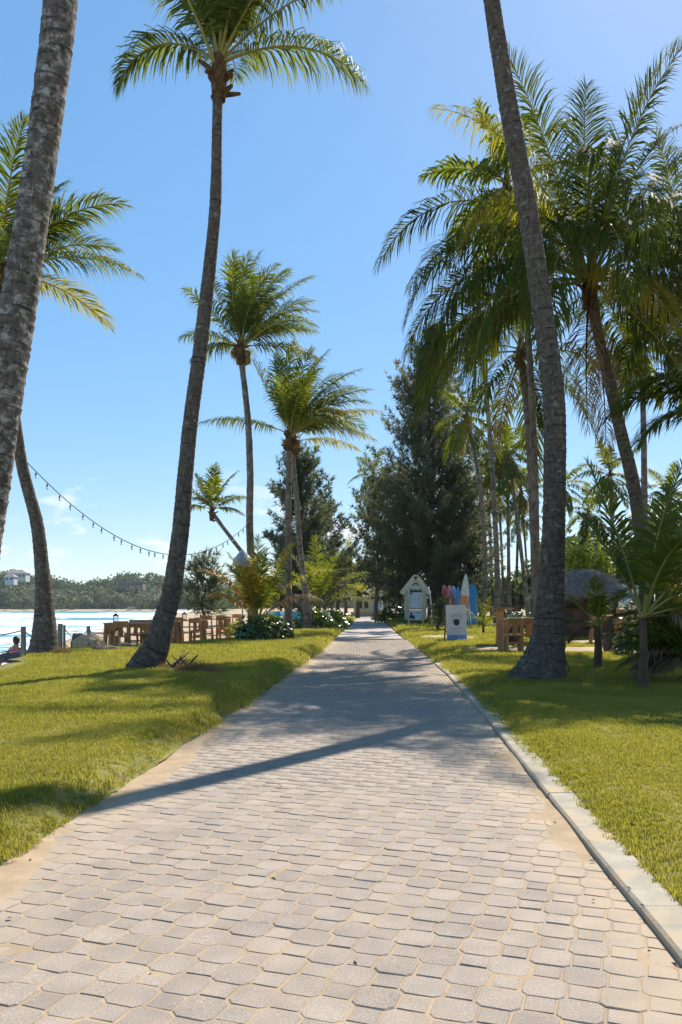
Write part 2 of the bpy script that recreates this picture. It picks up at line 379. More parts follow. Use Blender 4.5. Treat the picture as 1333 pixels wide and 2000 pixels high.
path_root = None
def build_path():
    global path_root
    ys = np.concatenate([np.arange(-10, 2, .5), np.arange(2, 10, .04), np.arange(10, 31.01, .12)])
    u = np.linspace(0, 1, 72); U, Y = np.meshgrid(u, ys)
    XL, XR_ = xl(Y) - .22, xr(Y) + .03; X = XL + (XR_ - XL) * U
    dl = X - xl(Y); dr = xr(Y) - X; n = fbm(X * 2.0, Y * 1.4, 4)
    Z = -.0026 + .0022 * (fbm(X * 9, Y * 9, 2) - .5)
    Z += .0105 * sstep(.20, 0, dr + .7 * (n - .42)) * sstep(3.6, 4.6, Y) * sstep(9, 6.2, Y) + .0095 * sstep(.12, -.02, dl + .5 * (n - .5)) + .0018 * (fbm(X * 30, Y * 30, 2) - .5)
    path_root = finish(grid_mesh('path', X, Y, Z), 'path', MT['joint_sand'], smooth=True, kind='structure')
    ys = np.linspace(30.9, 128, 80); u = np.linspace(0, 1, 4); U, Y = np.meshgrid(u, ys)
    X = xl(Y) + (xr(Y) - xl(Y)) * U
    finish(grid_mesh('path_far_stretch', X, Y, X * 0 + .0), 'path_far_stretch', MT['far_path'], kind='structure')
build_path()

A_CELL = .1193; W_OCT, S_SQ = .1425, .0962
ANG = R(-19.5)
def poly_block(pts, hi, cham=.006, depth=.035, uneven=.0018, r=None):
    """one paver: top face, chamfer ring, sides"""
    mb = MB(); n = len(pts); c = Vector((sum(p[0] for p in pts) / n, sum(p[1] for p in pts) / n))
    o = [Vector((p[0] + r.uniform(-uneven, uneven), p[1] + r.uniform(-uneven, uneven))) for p in pts]
    inn = [p + (c - p).normalized() * cham * 1.15 for p in o]
    vv = [(p.x, p.y, 0) for p in inn]
    if hi:
        vv += [(p.x, p.y, -cham * .9) for p in o] + [(p.x, p.y, -depth) for p in o]
        ff = [tuple(range(n))] + [(i + n, (i + 1) % n + n, (i + 1) % n, i) for i in range(n)] + [(i + 2 * n, (i + 1) % n + 2 * n, (i + 1) % n + n, i + n) for i in range(n)]
    else:
        vv += [(p.x, p.y, -depth) for p in o]
        ff = [tuple(range(n))] + [(i + n, (i + 1) % n + n, (i + 1) % n, i) for i in range(n)]
    return mb.add(vv, ff)
def oct_pts(j=.0045):
    w = W_OCT / 2 - j; s = S_SQ / 2 - j * .4
    return [(w, -s), (w, s), (s, w), (-s, w), (-w, s), (-w, -s), (-s, -w), (s, -w)]
def sq_pts(j=.0045):
    s = S_SQ / 2 - j; return [(s, -s), (s, s), (-s, s), (-s, -s)]
def build_pavers():
    r = random.Random(3)
    om = [poly_block(oct_pts(r.uniform(.0022, .0042)), True, r.uniform(.003, .006), uneven=.0026, r=r) for _ in range(6)]
    sm = [poly_block(sq_pts(r.uniform(.0022, .0042)), True, r.uniform(.003, .006), uneven=.0026, r=r) for _ in range(6)]
    def to_me(mb, nm):
        me = bpy.data.meshes.new(nm); me.from_pydata(mb.v, [], mb.f); me.materials.append(MT['paver']); return me
    ome = [to_me(m, 'octagonal_paver') for m in om]; sme = [to_me(m, 'square_paver') for m in sm]
    olo = poly_block(oct_pts(.005), False, .005, r=r); slo = poly_block(sq_pts(.005), False, .005, r=r)
    ca, sa = math.cos(ANG), math.sin(ANG)
    cells = {'o': [], 's': []}
    N = 290
    for i in range(-N, N):
        for j in range(-40, N):
            x0, y0 = i * A_CELL, j * A_CELL
            x = x0 * ca - y0 * sa - .012; y = x0 * sa + y0 * ca + .03
            if y < .9 or y > 30.6: continue
            if x < xl(y) - .05 or x > xr(y) + .055: continue
            cells['o' if (i + j) % 2 == 0 else 's'].append((y, x))
    rest = {'v': [], 'q': [], 't': []}
    V = []; Q = []; T = []; OFF = 0
    objs = 0
    for kind, mes, lo, nm in (('o', ome, olo, 'octagonal_paver'), ('s', sme, slo, 'square_paver')):
        vis = [p for p in cells[kind] if p[0] > 2.25 and abs(p[1]) < .42 * p[0] + .08]
        vis.sort(); near = set(vis[:299])
        for (y, x) in near:
            o = bpy.data.objects.new(nm, r.choice(mes)); COL.objects.link(o); o.parent = path_root
            k = r.choice((0, 1, 2, 3)) * math.pi / 2
            o.location = (x + r.uniform(-.0015, .0015), y + r.uniform(-.0015, .0015), r.gauss(0, .0009))
            o.rotation_euler = (r.gauss(0, .009), r.gauss(0, .009), ANG + k + r.gauss(0, .008))
        lov = np.array(lo.v); hiv = [np.array(m.v) for m in (om if kind == 'o' else sm)]
        for (y, x) in cells[kind]:
            if (y, x) in near: continue
            if y < 11: m = r.randrange(6); vv = hiv[m]; ff = (om if kind == 'o' else sm)[m].f
            else: vv = lov; ff = lo.f
            a = ANG + r.gauss(0, .008); c_, s_ = math.cos(a), math.sin(a); tx, ty = r.gauss(0, .009), r.gauss(0, .009)
            w = np.empty_like(vv)
            w[:, 0] = vv[:, 0] * c_ - vv[:, 1] * s_ + x; w[:, 1] = vv[:, 0] * s_ + vv[:, 1] * c_ + y
            w[:, 2] = vv[:, 2] + r.gauss(0, .0009) + vv[:, 0] * tx + vv[:, 1] * ty
            V.append(w)
            for f in ff:
                f = [q + OFF for q in f]
                if len(f) == 4: Q.append(f)
                else:
                    for q in range(1, len(f) - 1): T.append((f[0], f[q], f[q + 1]))
            OFF += len(vv)
    me = np_mesh('paver_field', np.concatenate(V), quads=Q, tris=T if T else None)
    finish(me, 'paver_field', MT['paver'], parent=path_root, kind='stuff')
build_pavers()

def build_kerbs():
    r = random.Random(5)
    root = None
    def seg(y0, y1, off, w, top, side, jx):
        mb = MB(); n = 5; vv = []
        for k in range(n):
            y = y0 + (y1 - y0) * k / (n - 1); e = (xr(y) if side > 0 else xl(y)) + jx
            a = e + off * side; b = e + (off + w) * side
            if side < 0: a, b = b, a
            j = [r.uniform(-.0025, .0025) for _ in range(3)]
            vv += [(a + j[0], y, -.08), (a + j[0], y, top - .012 + j[1] * .3), (a + .012 + j[0], y, top), (b - .012, y, top + j[2] * .3), (b, y, top - .012), (b, y, -.08)]
        ff = []
        for k in range(n - 1):
            for q in range(5): ff.append((k * 6 + q, (k + 1) * 6 + q, (k + 1) * 6 + q + 1, k * 6 + q + 1))
        ff += [(0, 1, 2, 3, 4, 5), tuple((n - 1) * 6 + q for q in (5, 4, 3, 2, 1, 0))]
        return mb.add(vv, ff)
    for side, nm, y0, yend, top, w in ((1, 'kerb', 1.2, 17, .034, .17), (-1, 'kerb_buried', 2.2, 6.5, .004, .12)):
        root = bpy.data.objects.new('kerb', None); COL.objects.link(root); root["kind"] = 'structure'
        y = y0
        while y < yend:
            Ls = 1.0 + r.uniform(-.06, .06)
            seg(y, y + Ls - .003, .012 if side > 0 else .03, w, top + r.uniform(-.003, .003), side, r.uniform(-.002, .002)).build('kerb_stone', MT['kerb'], root)
            y += Ls
build_kerbs()

_LW = np.array([(-14, 4.3), (4, 4.6), (10, 4.9), (14, 5.0), (15, 5.2), (17, 6.1), (18.5, 6.5), (19.5, 6.5), (21.5, 5.4), (23, 4.5), (27, 3.6), (31, 2.9), (40, 2.7), (60, 3.0), (80, 3.0)])
def lawn_left_w(y): return np.interp(y, _LW[:, 0], _LW[:, 1])
def build_lawns():
    ys = np.concatenate([np.arange(-8, 2, .6), np.arange(2, 16, .10), np.arange(16, 80, .35)])
    q = np.concatenate([np.linspace(0, .12, 12)[:-1], np.linspace(.12, 1, 70)])
    Q, Y = np.meshgrid(q, ys)
    edge = xl(Y) + .0 - .11 * fbm(Y * 1.7, Y * 0 + 3, 3)
    X = edge - Q * lawn_left_w(Y) + sstep(.8, 1, Q) * .8 * (fbm(Y * .8, Y * 0 + 9, 3) - .5)
    Z = lawn_z(X, Y) - .05 * sstep(.95, 1.0, Q) - .035 * sstep(.02, 0, Q)
    finish(grid_mesh('lawn_seaward', X, Y, Z), 'lawn_seaward', MT['lawn_soil'], smooth=True, kind='structure')
    Q, Y = np.meshgrid(q, np.concatenate([ys, np.arange(80, 110, 1.0)]))
    edge = xr(Y) + .11 * sstep(8, 2.5, Y) + .02 + .07 * fbm(Y * 1.7, Y * 0 + 5, 3)
    X = edge + Q * (10 + .55 * np.clip(Y, 0, 200))
    Z = lawn_z(X, Y) - .03 * sstep(.02, 0, Q)
    finish(grid_mesh('lawn_landward', X, Y, Z), 'lawn_landward', MT['lawn_soil'], smooth=True, kind='structure')
build_lawns()

def sand_patch(cx, cy, rx, ry, rot=0):
    n = 40; k = np.arange(n) * 2 * math.pi / n; V = [(0, 0)]
    rr = [.25, .5, .75, 1.0]; pts = []
    for f in rr:
        e = f * (.8 + .4 * fbm(np.cos(k) * 1.7 + cx, np.sin(k) * 1.7 + cy, 3)); pts.append(np.stack([np.cos(k) * rx * e, np.sin(k) * ry * e], 1))
    XY = np.concatenate([[[0, 0]]] + pts); c, s = math.cos(rot), math.sin(rot)
    X = XY[:, 0] * c - XY[:, 1] * s + cx; Y = XY[:, 0] * s + XY[:, 1] * c + cy
    Z = lawn_z(X, Y) + .016; Z[-n:] -= .02
    tris = [(0, 1 + i, 1 + (i + 1) % n) for i in range(n)]; quads = []
    for m in range(3):
        for i in range(n): quads.append((1 + m * n + i, 1 + (m + 1) * n + i, 1 + (m + 1) * n + (i + 1) % n, 1 + m * n + (i + 1) % n))
    finish(np_mesh('bare_sand', np.stack([X, Y, Z], 1), quads=quads, tris=tris), 'bare_sand', MT['sand'], smooth=True, kind='structure')
PATCHES = [(4.6, 21.6, 1.5, 1.6), (8.0, 21.2, 3.2, 1.7), (9.5, 26, 3.0, 2.0), (3.9, 30, 1.1, 2.4)]
for p in PATCHES: sand_patch(*p)

# grass: tufts set on points of the two lawns
def build_grass():
    tufts = bpy.data.collections.new("grass_tufts")
    r = random.Random(21)
    for t in range(5):
        V = []; Fq = []; Ft = []
        for b in range(16):
            a = r.uniform(0, 6.283); d = r.uniform(0, .055); px, py = d * math.cos(a), d * math.sin(a)
            h = r.uniform(.022, .055) * (1.35 if r.random() < .12 else 1); lean = r.uniform(.1, .75) * h; az = r.uniform(0, 6.283); w = r.uniform(.0022, .0042)
            dx, dy = math.cos(az), math.sin(az); sx, sy = -dy * w, dx * w
            n0 = len(V)
            for f, ww in ((0, 1), (.55, .8)):
                cx, cy, cz = px + dx * lean * f * f, py + dy * lean * f * f, h * f - .006
                V += [(cx - sx * ww, cy - sy * ww, cz), (cx + sx * ww, cy + sy * ww, cz)]
            V.append((px + dx * lean, py + dy * lean, h * (1 - .15 * lean / h) - .006))
            Fq.append((n0, n0 + 1, n0 + 3, n0 + 2)); Ft.append((n0 + 2, n0 + 3, n0 + 4))
        me = np_mesh('grass_tuft', V, quads=Fq, tris=Ft); me.materials.append(MT['grass'])
        o = bpy.data.objects.new('grass_tuft', me); tufts.objects.link(o)
    def pts_for(side):
        out = []
        bands = [(1.8, 5, 2300, .60), (5, 8, 1500, .68), (8, 12, 800, .88), (12, 17, 380, 1.2), (17, 25, 140, 1.8), (25, 40, 45, 2.6), (40, 78, 9, 4.0)]
        for y0, y1, den, sc in bands:
            if side < 0: wmax = 9.0
            else: wmax = .43 * y1 + 2.0
            n = int((y1 - y0) * wmax * den)
            y = nrng.uniform(y0, y1, n); q = nrng.uniform(0, wmax, n)
            if side < 0:
                x = xl(y) - .0 - .11 * fbm(y * 1.7, y * 0 + 3, 3) - q
                ok = (q < lawn_left_w(y) - .15 - .5 * fbm(x * 1.2, y * 1.2, 3))
            else:
                x = xr(y) + .10 * sstep(8, 2.5, y) + .015 + .07 * fbm(y * 1.7, y * 0 + 5, 3) + .05 * fbm(y * 6, y * 0 + 2, 2) + q; ok = np.ones(n, bool)
                for (cx, cy, rx, ry) in PATCHES:
                    e = ((x - cx) / rx) ** 2 + ((y - cy) / ry) ** 2
                    ok &= e > .85 * (.8 + .5 * fbm(x * 1.5, y * 1.5, 2))
            ok &= np.abs(x) < .44 * y + 2.4
            bare = fbm(x * 1.6 + 31, y * 1.6, 4); ok &= nrng.uniform(0, 1, n) > sstep(.54, .68, bare) * .5
            ok &= nrng.uniform(0, 1, n) < .35 + .65 * sstep(0.0, .35, q)
            x, y, q = x[ok], y[ok], q[ok]
            z = lawn_z(x, y) - .004
            s = sc * (0.75 + .5 * fbm(x * .9 + 5, y * .9, 3)) * nrng.uniform(.7, 1.25, len(x))
            if side < 0: s *= 1 + .45 * sstep(1.0, .2, q) * sstep(.45, .6, fbm(x * 1.4, y * 1.4, 2))
            out.append(np.stack([x, y, z, s], 1))
        return np.concatenate(out)
    for side, nm, lab in ((-1, 'lawn_grass', 'short sunlit grass on the strip between the path and the sea'), (1, 'lawn_grass', 'short grass on the lawn under the palms inland of the path')):
        A = pts_for(side)
        me = bpy.data.meshes.new(nm); me.vertices.add(len(A)); me.vertices.foreach_set("co", A[:, :3].astype(np.float32).ravel())
        at = me.attributes.new("size", 'FLOAT', 'POINT'); at.data.foreach_set("value", A[:, 3].astype(np.float32))
        o = bpy.data.objects.new(nm, me); COL.objects.link(o); o["kind"] = "stuff"; tag(o, lab, 'grass')
        ng = bpy.data.node_groups.new("scatter_grass", 'GeometryNodeTree')
        ng.interface.new_socket("Geometry", in_out='INPUT', socket_type='NodeSocketGeometry'); ng.interface.new_socket("Geometry", in_out='OUTPUT', socket_type='NodeSocketGeometry')
        n, l = ng.nodes, ng.links
        gi = n.new("NodeGroupInput"); go = n.new("NodeGroupOutput"); iop = n.new("GeometryNodeInstanceOnPoints"); ci = n.new("GeometryNodeCollectionInfo")
        ci.inputs[0].default_value = tufts; ci.inputs[1].default_value = True; ci.inputs[2].default_value = True
        rv = n.new("FunctionNodeRandomValue"); rv.data_type = 'FLOAT_VECTOR'; rv.inputs[0].default_value = (-.12, -.12, 0); rv.inputs[1].default_value = (.12, .12, 6.283)
        na = n.new("GeometryNodeInputNamedAttribute"); na.data_type = 'FLOAT'; na.inputs[0].default_value = "size"
        l.new(gi.outputs[0], iop.inputs["Points"]); l.new(ci.outputs[0], iop.inputs["Instance"]); iop.inputs["Pick Instance"].default_value = True
        l.new(rv.outputs[0], iop.inputs["Rotation"]); l.new(na.outputs[0], iop.inputs["Scale"]); l.new(iop.outputs[0], go.inputs[0])
        md = o.modifiers.new("scatter", 'NODES'); md.node_group = ng
build_grass()

# ------------------------------------------------------------------ sea and far shore
def build_sea():
    m, nt, b = new_mat('sea_water'); N, L = nt.nodes, nt.links
    g = N.new("ShaderNodeNewGeometry")
    def nz(sc, st, de=6):
        mp = N.new("ShaderNodeMapping"); mp.inputs["Scale"].default_value = st; L.new(g.outputs["Position"], mp.inputs[0])
        t = N.new("ShaderNodeTexNoise"); t.inputs["Scale"].default_value = sc; t.inputs["Detail"].default_value = de; t.inputs["Roughness"].default_value = .62; L.new(mp.outputs[0], t.inputs[0]); return t.outputs[0]
    def mr(o, a, c, lo=0, hi=1):
        r = N.new("ShaderNodeMapRange"); r.inputs[1].default_value = a; r.inputs[2].default_value = c; r.inputs[3].default_value = lo; r.inputs[4].default_value = hi; L.new(o, r.inputs[0]); return r.outputs[0]
    at = N.new("ShaderNodeAttribute"); at.attribute_name = "foam"
    fo = N.new("ShaderNodeMath"); fo.operation = 'ADD'; L.new(at.outputs["Fac"], fo.inputs[0]); L.new(mr(nz(.25, (1, 2.2, 1)), .3, .7, -.45, .45), fo.inputs[1])
    foam = mr(fo.outputs[0], .46, .64)
    x = N.new("ShaderNodeMix"); x.data_type = 'RGBA'; L.new(mr(nz(.03, (1, 2, 1)), .4, .6), x.inputs[0]); x.inputs[6].default_value = (.015, .17, .30, 1); x.inputs[7].default_value = (.07, .29, .34, 1)
    y = N.new("ShaderNodeMix"); y.data_type = 'RGBA'; L.new(foam, y.inputs[0]); L.new(x.outputs[2], y.inputs[6]); y.inputs[7].default_value = (.66, .70, .74, 1)
    L.new(y.outputs[2], b.inputs["Base Color"]); L.new(mr(foam, 0, 1, .45, .9), b.inputs["Roughness"]); b.inputs['Specular IOR Level'].default_value = .25
    bp = N.new("ShaderNodeBump"); bp.inputs["Strength"].default_value = .6; bp.inputs["Distance"].default_value = .3; L.new(nz(.5, (1, 2.2, 1)), bp.inputs["Height"]); L.new(bp.outputs[0], b.inputs["Normal"])
    ys = np.concatenate([np.linspace(-40, 20, 12)[:-1], np.geomspace(20, 300, 190)[:-1], np.linspace(300, 660, 110)[:-1], np.linspace(660, 3000, 8)])
    xs = np.concatenate([np.linspace(-1800, -300, 14)[:-1], np.linspace(-300, -100, 50)[:-1], np.linspace(-100, -4, 130)])
    X, Y = np.meshgrid(xs, ys)
    wob = 16 * (fbm(X * .018, Y * .004, 3) - .5); Z = -2.15 + 0 * X; foam_a = np.zeros_like(X)
    for yc, h, w in ((55, .35, 4), (76, .55, 6), (108, .7, 8), (150, .9, 10), (205, 1.0, 13), (270, 1.1, 16), (345, 1.0, 18), (430, 1.0, 22), (520, .9, 24)):
        a = sstep(.30, .62, fbm(X * .014 + yc, Y * 0 + yc * .1, 3)); t = (Y - yc - wob * (1 + yc / 260)) / w
        prof = np.where(t < 0, np.exp(-(t * 2.2) ** 2), np.exp(-(t * .9) ** 2)); Z += h * (.35 + .65 * a) * prof
        foam_a = np.maximum(foam_a, a * np.where(t < 0, np.exp(-(t * .8) ** 2), np.exp(-(t * 3.2) ** 2)) * 1.05)
    foam_a = np.maximum(foam_a, sstep(100, 46, Y + .25 * (X + 20)) * (.25 + .6 * fbm(X * .06, Y * .12, 3)))
    foam_a = np.maximum(foam_a, sstep(26, 4, coast(Y) - X) * .8)
    me = grid_mesh('sea', X, Y, Z); at2 = me.attributes.new("foam", 'FLOAT', 'POINT'); at2.data.foreach_set("value", foam_a.astype(np.float32).ravel())
    finish(me, 'sea', m, smooth=True, kind='structure')
build_sea()

def leaf_cloud(centers, radii, n_per, size, seed, flat=.8, up_bias=.35):
    """triangular leaf clumps spread through ellipsoids; returns V, tris"""
    r = np.random.default_rng(seed); Vs = []; k = 0; T = []
    for c, rad, n in zip(centers, radii, n_per):
        d = r.normal(size=(n, 3)); d /= np.linalg.norm(d, axis=1)[:, None]
        rr = r.uniform(.45, 1, n) ** .5
        p = np.array(c) + d * np.array(rad) * rr[:, None] * (1 + .18 * np.sin(d[:, :1] * 7 + d[:, 1:2] * 5 + seed))
        a = r.normal(size=(n, 3)); a[:, 2] += up_bias; a /= np.linalg.norm(a, axis=1)[:, None]
        b = np.cross(a, r.normal(size=(n, 3))); b /= np.linalg.norm(b, axis=1)[:, None]
        s = size * r.uniform(.6, 1.4, n)[:, None]
        Vs.append(np.stack([p - b * s * .5, p + b * s * .5, p + a * s * 1.1], 1).reshape(-1, 3)); 
    V = np.concatenate(Vs); return V, np.arange(len(V)).reshape(-1, 3)

def build_far_shore():
    ys = np.linspace(596, 900, 50); xs = np.linspace(-900, 420, 200); X, Y = np.meshgrid(xs, ys)
    def hz(x, y):
        ridge = np.interp(x, [-900, -420, -300, -262, -235, -205, -185, -150, -120, -60, 60, 420], [24, 24, 24, 20, 12, 17, 21, 19, 13, 11, 9, 6])
        return -2.6 + sstep(596, 606, y) * 1.6 + ridge * sstep(612, 720, y) * (.8 + .4 * fbm(x * .01, y * .01, 3))
    finish(grid_mesh('hill', X, Y, hz(X, Y)), 'hill', noise_mat('hill_scrub', (.04, .06, .025), (.09, .10, .045), .08, .95, .4, .5, world=True, bdist=.5), smooth=True, kind='structure')
    r = np.random.default_rng(5); cs, rs, ns = [], [], []
    for i in range(760):
        x = r.uniform(-330, 120); y = r.uniform(608, 770) ; s = r.uniform(3.2, 6.5)
        z = float(hz(x, y)); cs.append((x, y, z + s * .8)); rs.append((s * 1.2, s * 1.2, s)); ns.append(110)
    V, T = leaf_cloud(cs, rs, ns, 1.7, 3)
    o = finish(np_mesh('far_forest', V, tris=T), 'far_forest', MT['far_leaf'], kind='stuff'); tag(o, 'hazy green wood covering the hill across the bay', 'forest')
    # palms along the far beach, one mass
    Vq = []; Tq = []; k = 0
    for i in range(420):
        x = r.uniform(-330, 120); y = r.uniform(602, 660); z0 = float(hz(x, y)); h = r.uniform(6, 13); c = np.array([x, y, z0 + h])
        w = .28
        Vq += [(x - w, y, z0), (x + w, y, z0), (x, y, z0 + h)]; Tq.append((k, k + 1, k + 2)); k += 3
        for f in range(13):
            a = r.uniform(0, 6.283); e = r.uniform(-.2, 1.2); L = r.uniform(2.6, 4.0); d = np.array([math.cos(a) * math.cos(e), math.sin(a) * math.cos(e), math.sin(e)])
            mid = c + d * L * .55; tip = c + d * L + np.array([0, 0, -L * .55]); sd_ = np.array([-math.sin(a), math.cos(a), -.5]) * .45
            Vq += [tuple(c), tuple(mid + sd_), tuple(mid - sd_), tuple(tip)]; Tq += [(k, k + 1, k + 2), (k + 1, k + 3, k + 2)]; k += 4
    o = finish(np_mesh('far_palms', Vq, tris=Tq), 'far_palms', MT['far_palm'], kind='stuff'); tag(o, 'band of distant coconut palms along the far beach', 'palms')
    sand = MB()
    XS = np.linspace(-900, 420, 90); YS = np.linspace(588, 604, 4); X, Y = np.meshgrid(XS, YS); finish(grid_mesh('far_beach', X, Y, -2.4 + (Y - 588) * .11), 'far_beach', MT['sand'], kind='structure')
    # houses on the hill
    def house(px, py, d, w, h, dep, col, label, roof):
        c = P(px, py, d); e = empty('hill_house', (c.x, c.y, c.z - h), label, 'house')
        mb = MB(); mb.box((0, 0, h / 2 - 1.5), (w, dep, h + 3)); wall = mb.build('wall', col, e)
        mb = MB()
        if roof == 'flat': mb.box((0, 0, h + .25), (w + 1.6, dep + 1.6, .5))
        else:
            hw, hd = w / 2 + .8, dep / 2 + .8; mb.add([(-hw, -hd, h), (hw, -hd, h), (hw, hd, h), (-hw, hd, h), (-hw * .4, 0, h + 2.6), (hw * .4, 0, h + 2.6)], [(0, 1, 5, 4), (1, 2, 5), (2, 3, 4, 5), (3, 0, 4), (3, 2, 1, 0)])
        mb.build('roof', MT['roof_grey'], e)
        n = max(2, int(w / 3))
        for k in range(n):
            x = -w / 2 + w * (k + .5) / n; m2 = MB(); m2.box((x, -dep / 2 - .04, h * .5), (w / n * .6, .1, h * .5)); m2.build('window', MT['glass_dark'], e)
    house(36, 1120, 640, 15, 3.6, 9, MT['white_wall'], 'white villa with hipped roof near the top of the wooded hill', 'hip')
    house(22, 1127, 622, 7, 3, 7, MT['white_wall'], 'small white house just below the villa on the wooded hill', 'hip')
    house(258, 1137, 660, 20, 3.5, 10, MT['brown_wall'], 'long low flat-roofed house on the ridge across the bay', 'flat')
MT['far_leaf'] = leaf_mat('far_tree_leaf', (.045, .080, .034), (.10, .135, .05), (.16, .22, .07), .3, .7, .1, .02)
MT['far_palm'] = leaf_mat('far_palm_leaf', (.07, .095, .035), (.15, .15, .06), (.22, .24, .08), .3, .6, .2, .05)
MT['roof_grey'] = flat_mat('grey_roof', (.25, .22, .2), .8)
MT['glass_dark'] = flat_mat('dark_window', (.03, .04, .05), .2)
MT['white_wall'] = flat_mat('white_wall', (.50, .49, .47), .8)
MT['brown_wall'] = flat_mat('brown_wall', (.20, .15, .12), .8)
build_far_shore()

# ------------------------------------------------------------------ palms
def catmull(pts, step):
    pts = [np.array(p, float) for p in pts]; P_ = [2 * pts[0] - pts[1]] + pts + [2 * pts[-1] - pts[-2]]; out = []
    for i in range(1, len(P_) - 2):
        p0, p1, p2, p3 = P_[i - 1:i + 3]; n = max(2, int(np.linalg.norm((p2 - p1)[:3]) / step))
        for k in range(n):
            t = k / n; out.append(.5 * ((2 * p1) + (-p0 + p2) * t + (2 * p0 - 5 * p1 + 4 * p2 - p3) * t * t + (-p0 + 3 * p1 - 3 * p2 + p3) * t ** 3))
    out.append(pts[-1]); return np.array(out)

def trunk_mesh(name, pts, step=.035, nseg=22, seed=0, ring=.085):
    """pts: (x,y,z,radius) local to the base; ringed bark with leaf scars"""
    C = catmull(pts, step); r = np.random.default_rng(seed); m = len(C)
    seglen = np.concatenate([[0], np.cumsum(np.linalg.norm(np.diff(C[:, :3], axis=0), axis=1))])
    edges = [0]
    while edges[-1] < seglen[-1] + .3: edges.append(edges[-1] + ring * r.uniform(.6, 1.5))
    edges = np.array(edges); idx = np.searchsorted(edges, seglen, 'right') - 1; idx = np.clip(idx, 0, len(edges) - 2)
    fr = (seglen - edges[idx]) / (edges[idx + 1] - edges[idx])
    amp = r.uniform(.4, 1.3, len(edges))[idx]
    T = np.gradient(C[:, :3], axis=0); T /= np.linalg.norm(T, axis=1)[:, None]
    x = np.cross(T, np.array([0, 1.0, 0])); x /= np.linalg.norm(x, axis=1)[:, None]; y = np.cross(T, x)
    a = np.arange(nseg) * 2 * math.pi / nseg
    tilt = r.uniform(-.35, .35, len(edges))[idx]
    lump = fbm(np.cos(a)[None] * 2 + seed, seglen[:, None] * 2.2 + np.sin(a)[None] * 2, 3) - .5
    fine = r.normal(0, .012, (m, nseg))
    fr2 = (fr[:, None] + tilt[:, None] * np.cos(a + seed)[None]) % 1.0
    rad = C[:, 3][:, None] * (1 + .065 * amp[:, None] * (fr2 ** 2 - .4) + .10 * lump + fine)
    V = C[:, None, :3] + x[:, None] * (np.cos(a)[None, :, None] * rad[..., None]) + y[:, None] * (np.sin(a)[None, :, None] * rad[..., None])
    V = V.reshape(-1, 3); i = np.arange((m - 1) * nseg); rr, cc = i // nseg, i % nseg; c2 = (cc + 1) % nseg
    Q = np.stack([rr * nseg + cc, rr * nseg + c2, (rr + 1) * nseg + c2, (rr + 1) * nseg + cc], 1)
    V = np.concatenate([V, C[-1:, :3]]); top = len(V) - 1; b = (m - 1) * nseg
    me = np_mesh(name, V, quads=Q, tris=[(b + k, b + (k + 1) % nseg, top) for k in range(nseg)])
    at = me.attributes.new("scar", 'FLOAT', 'POINT'); at.data.foreach_set("value", np.concatenate([fr2.ravel(), [0]]).astype(np.float32))
    return me

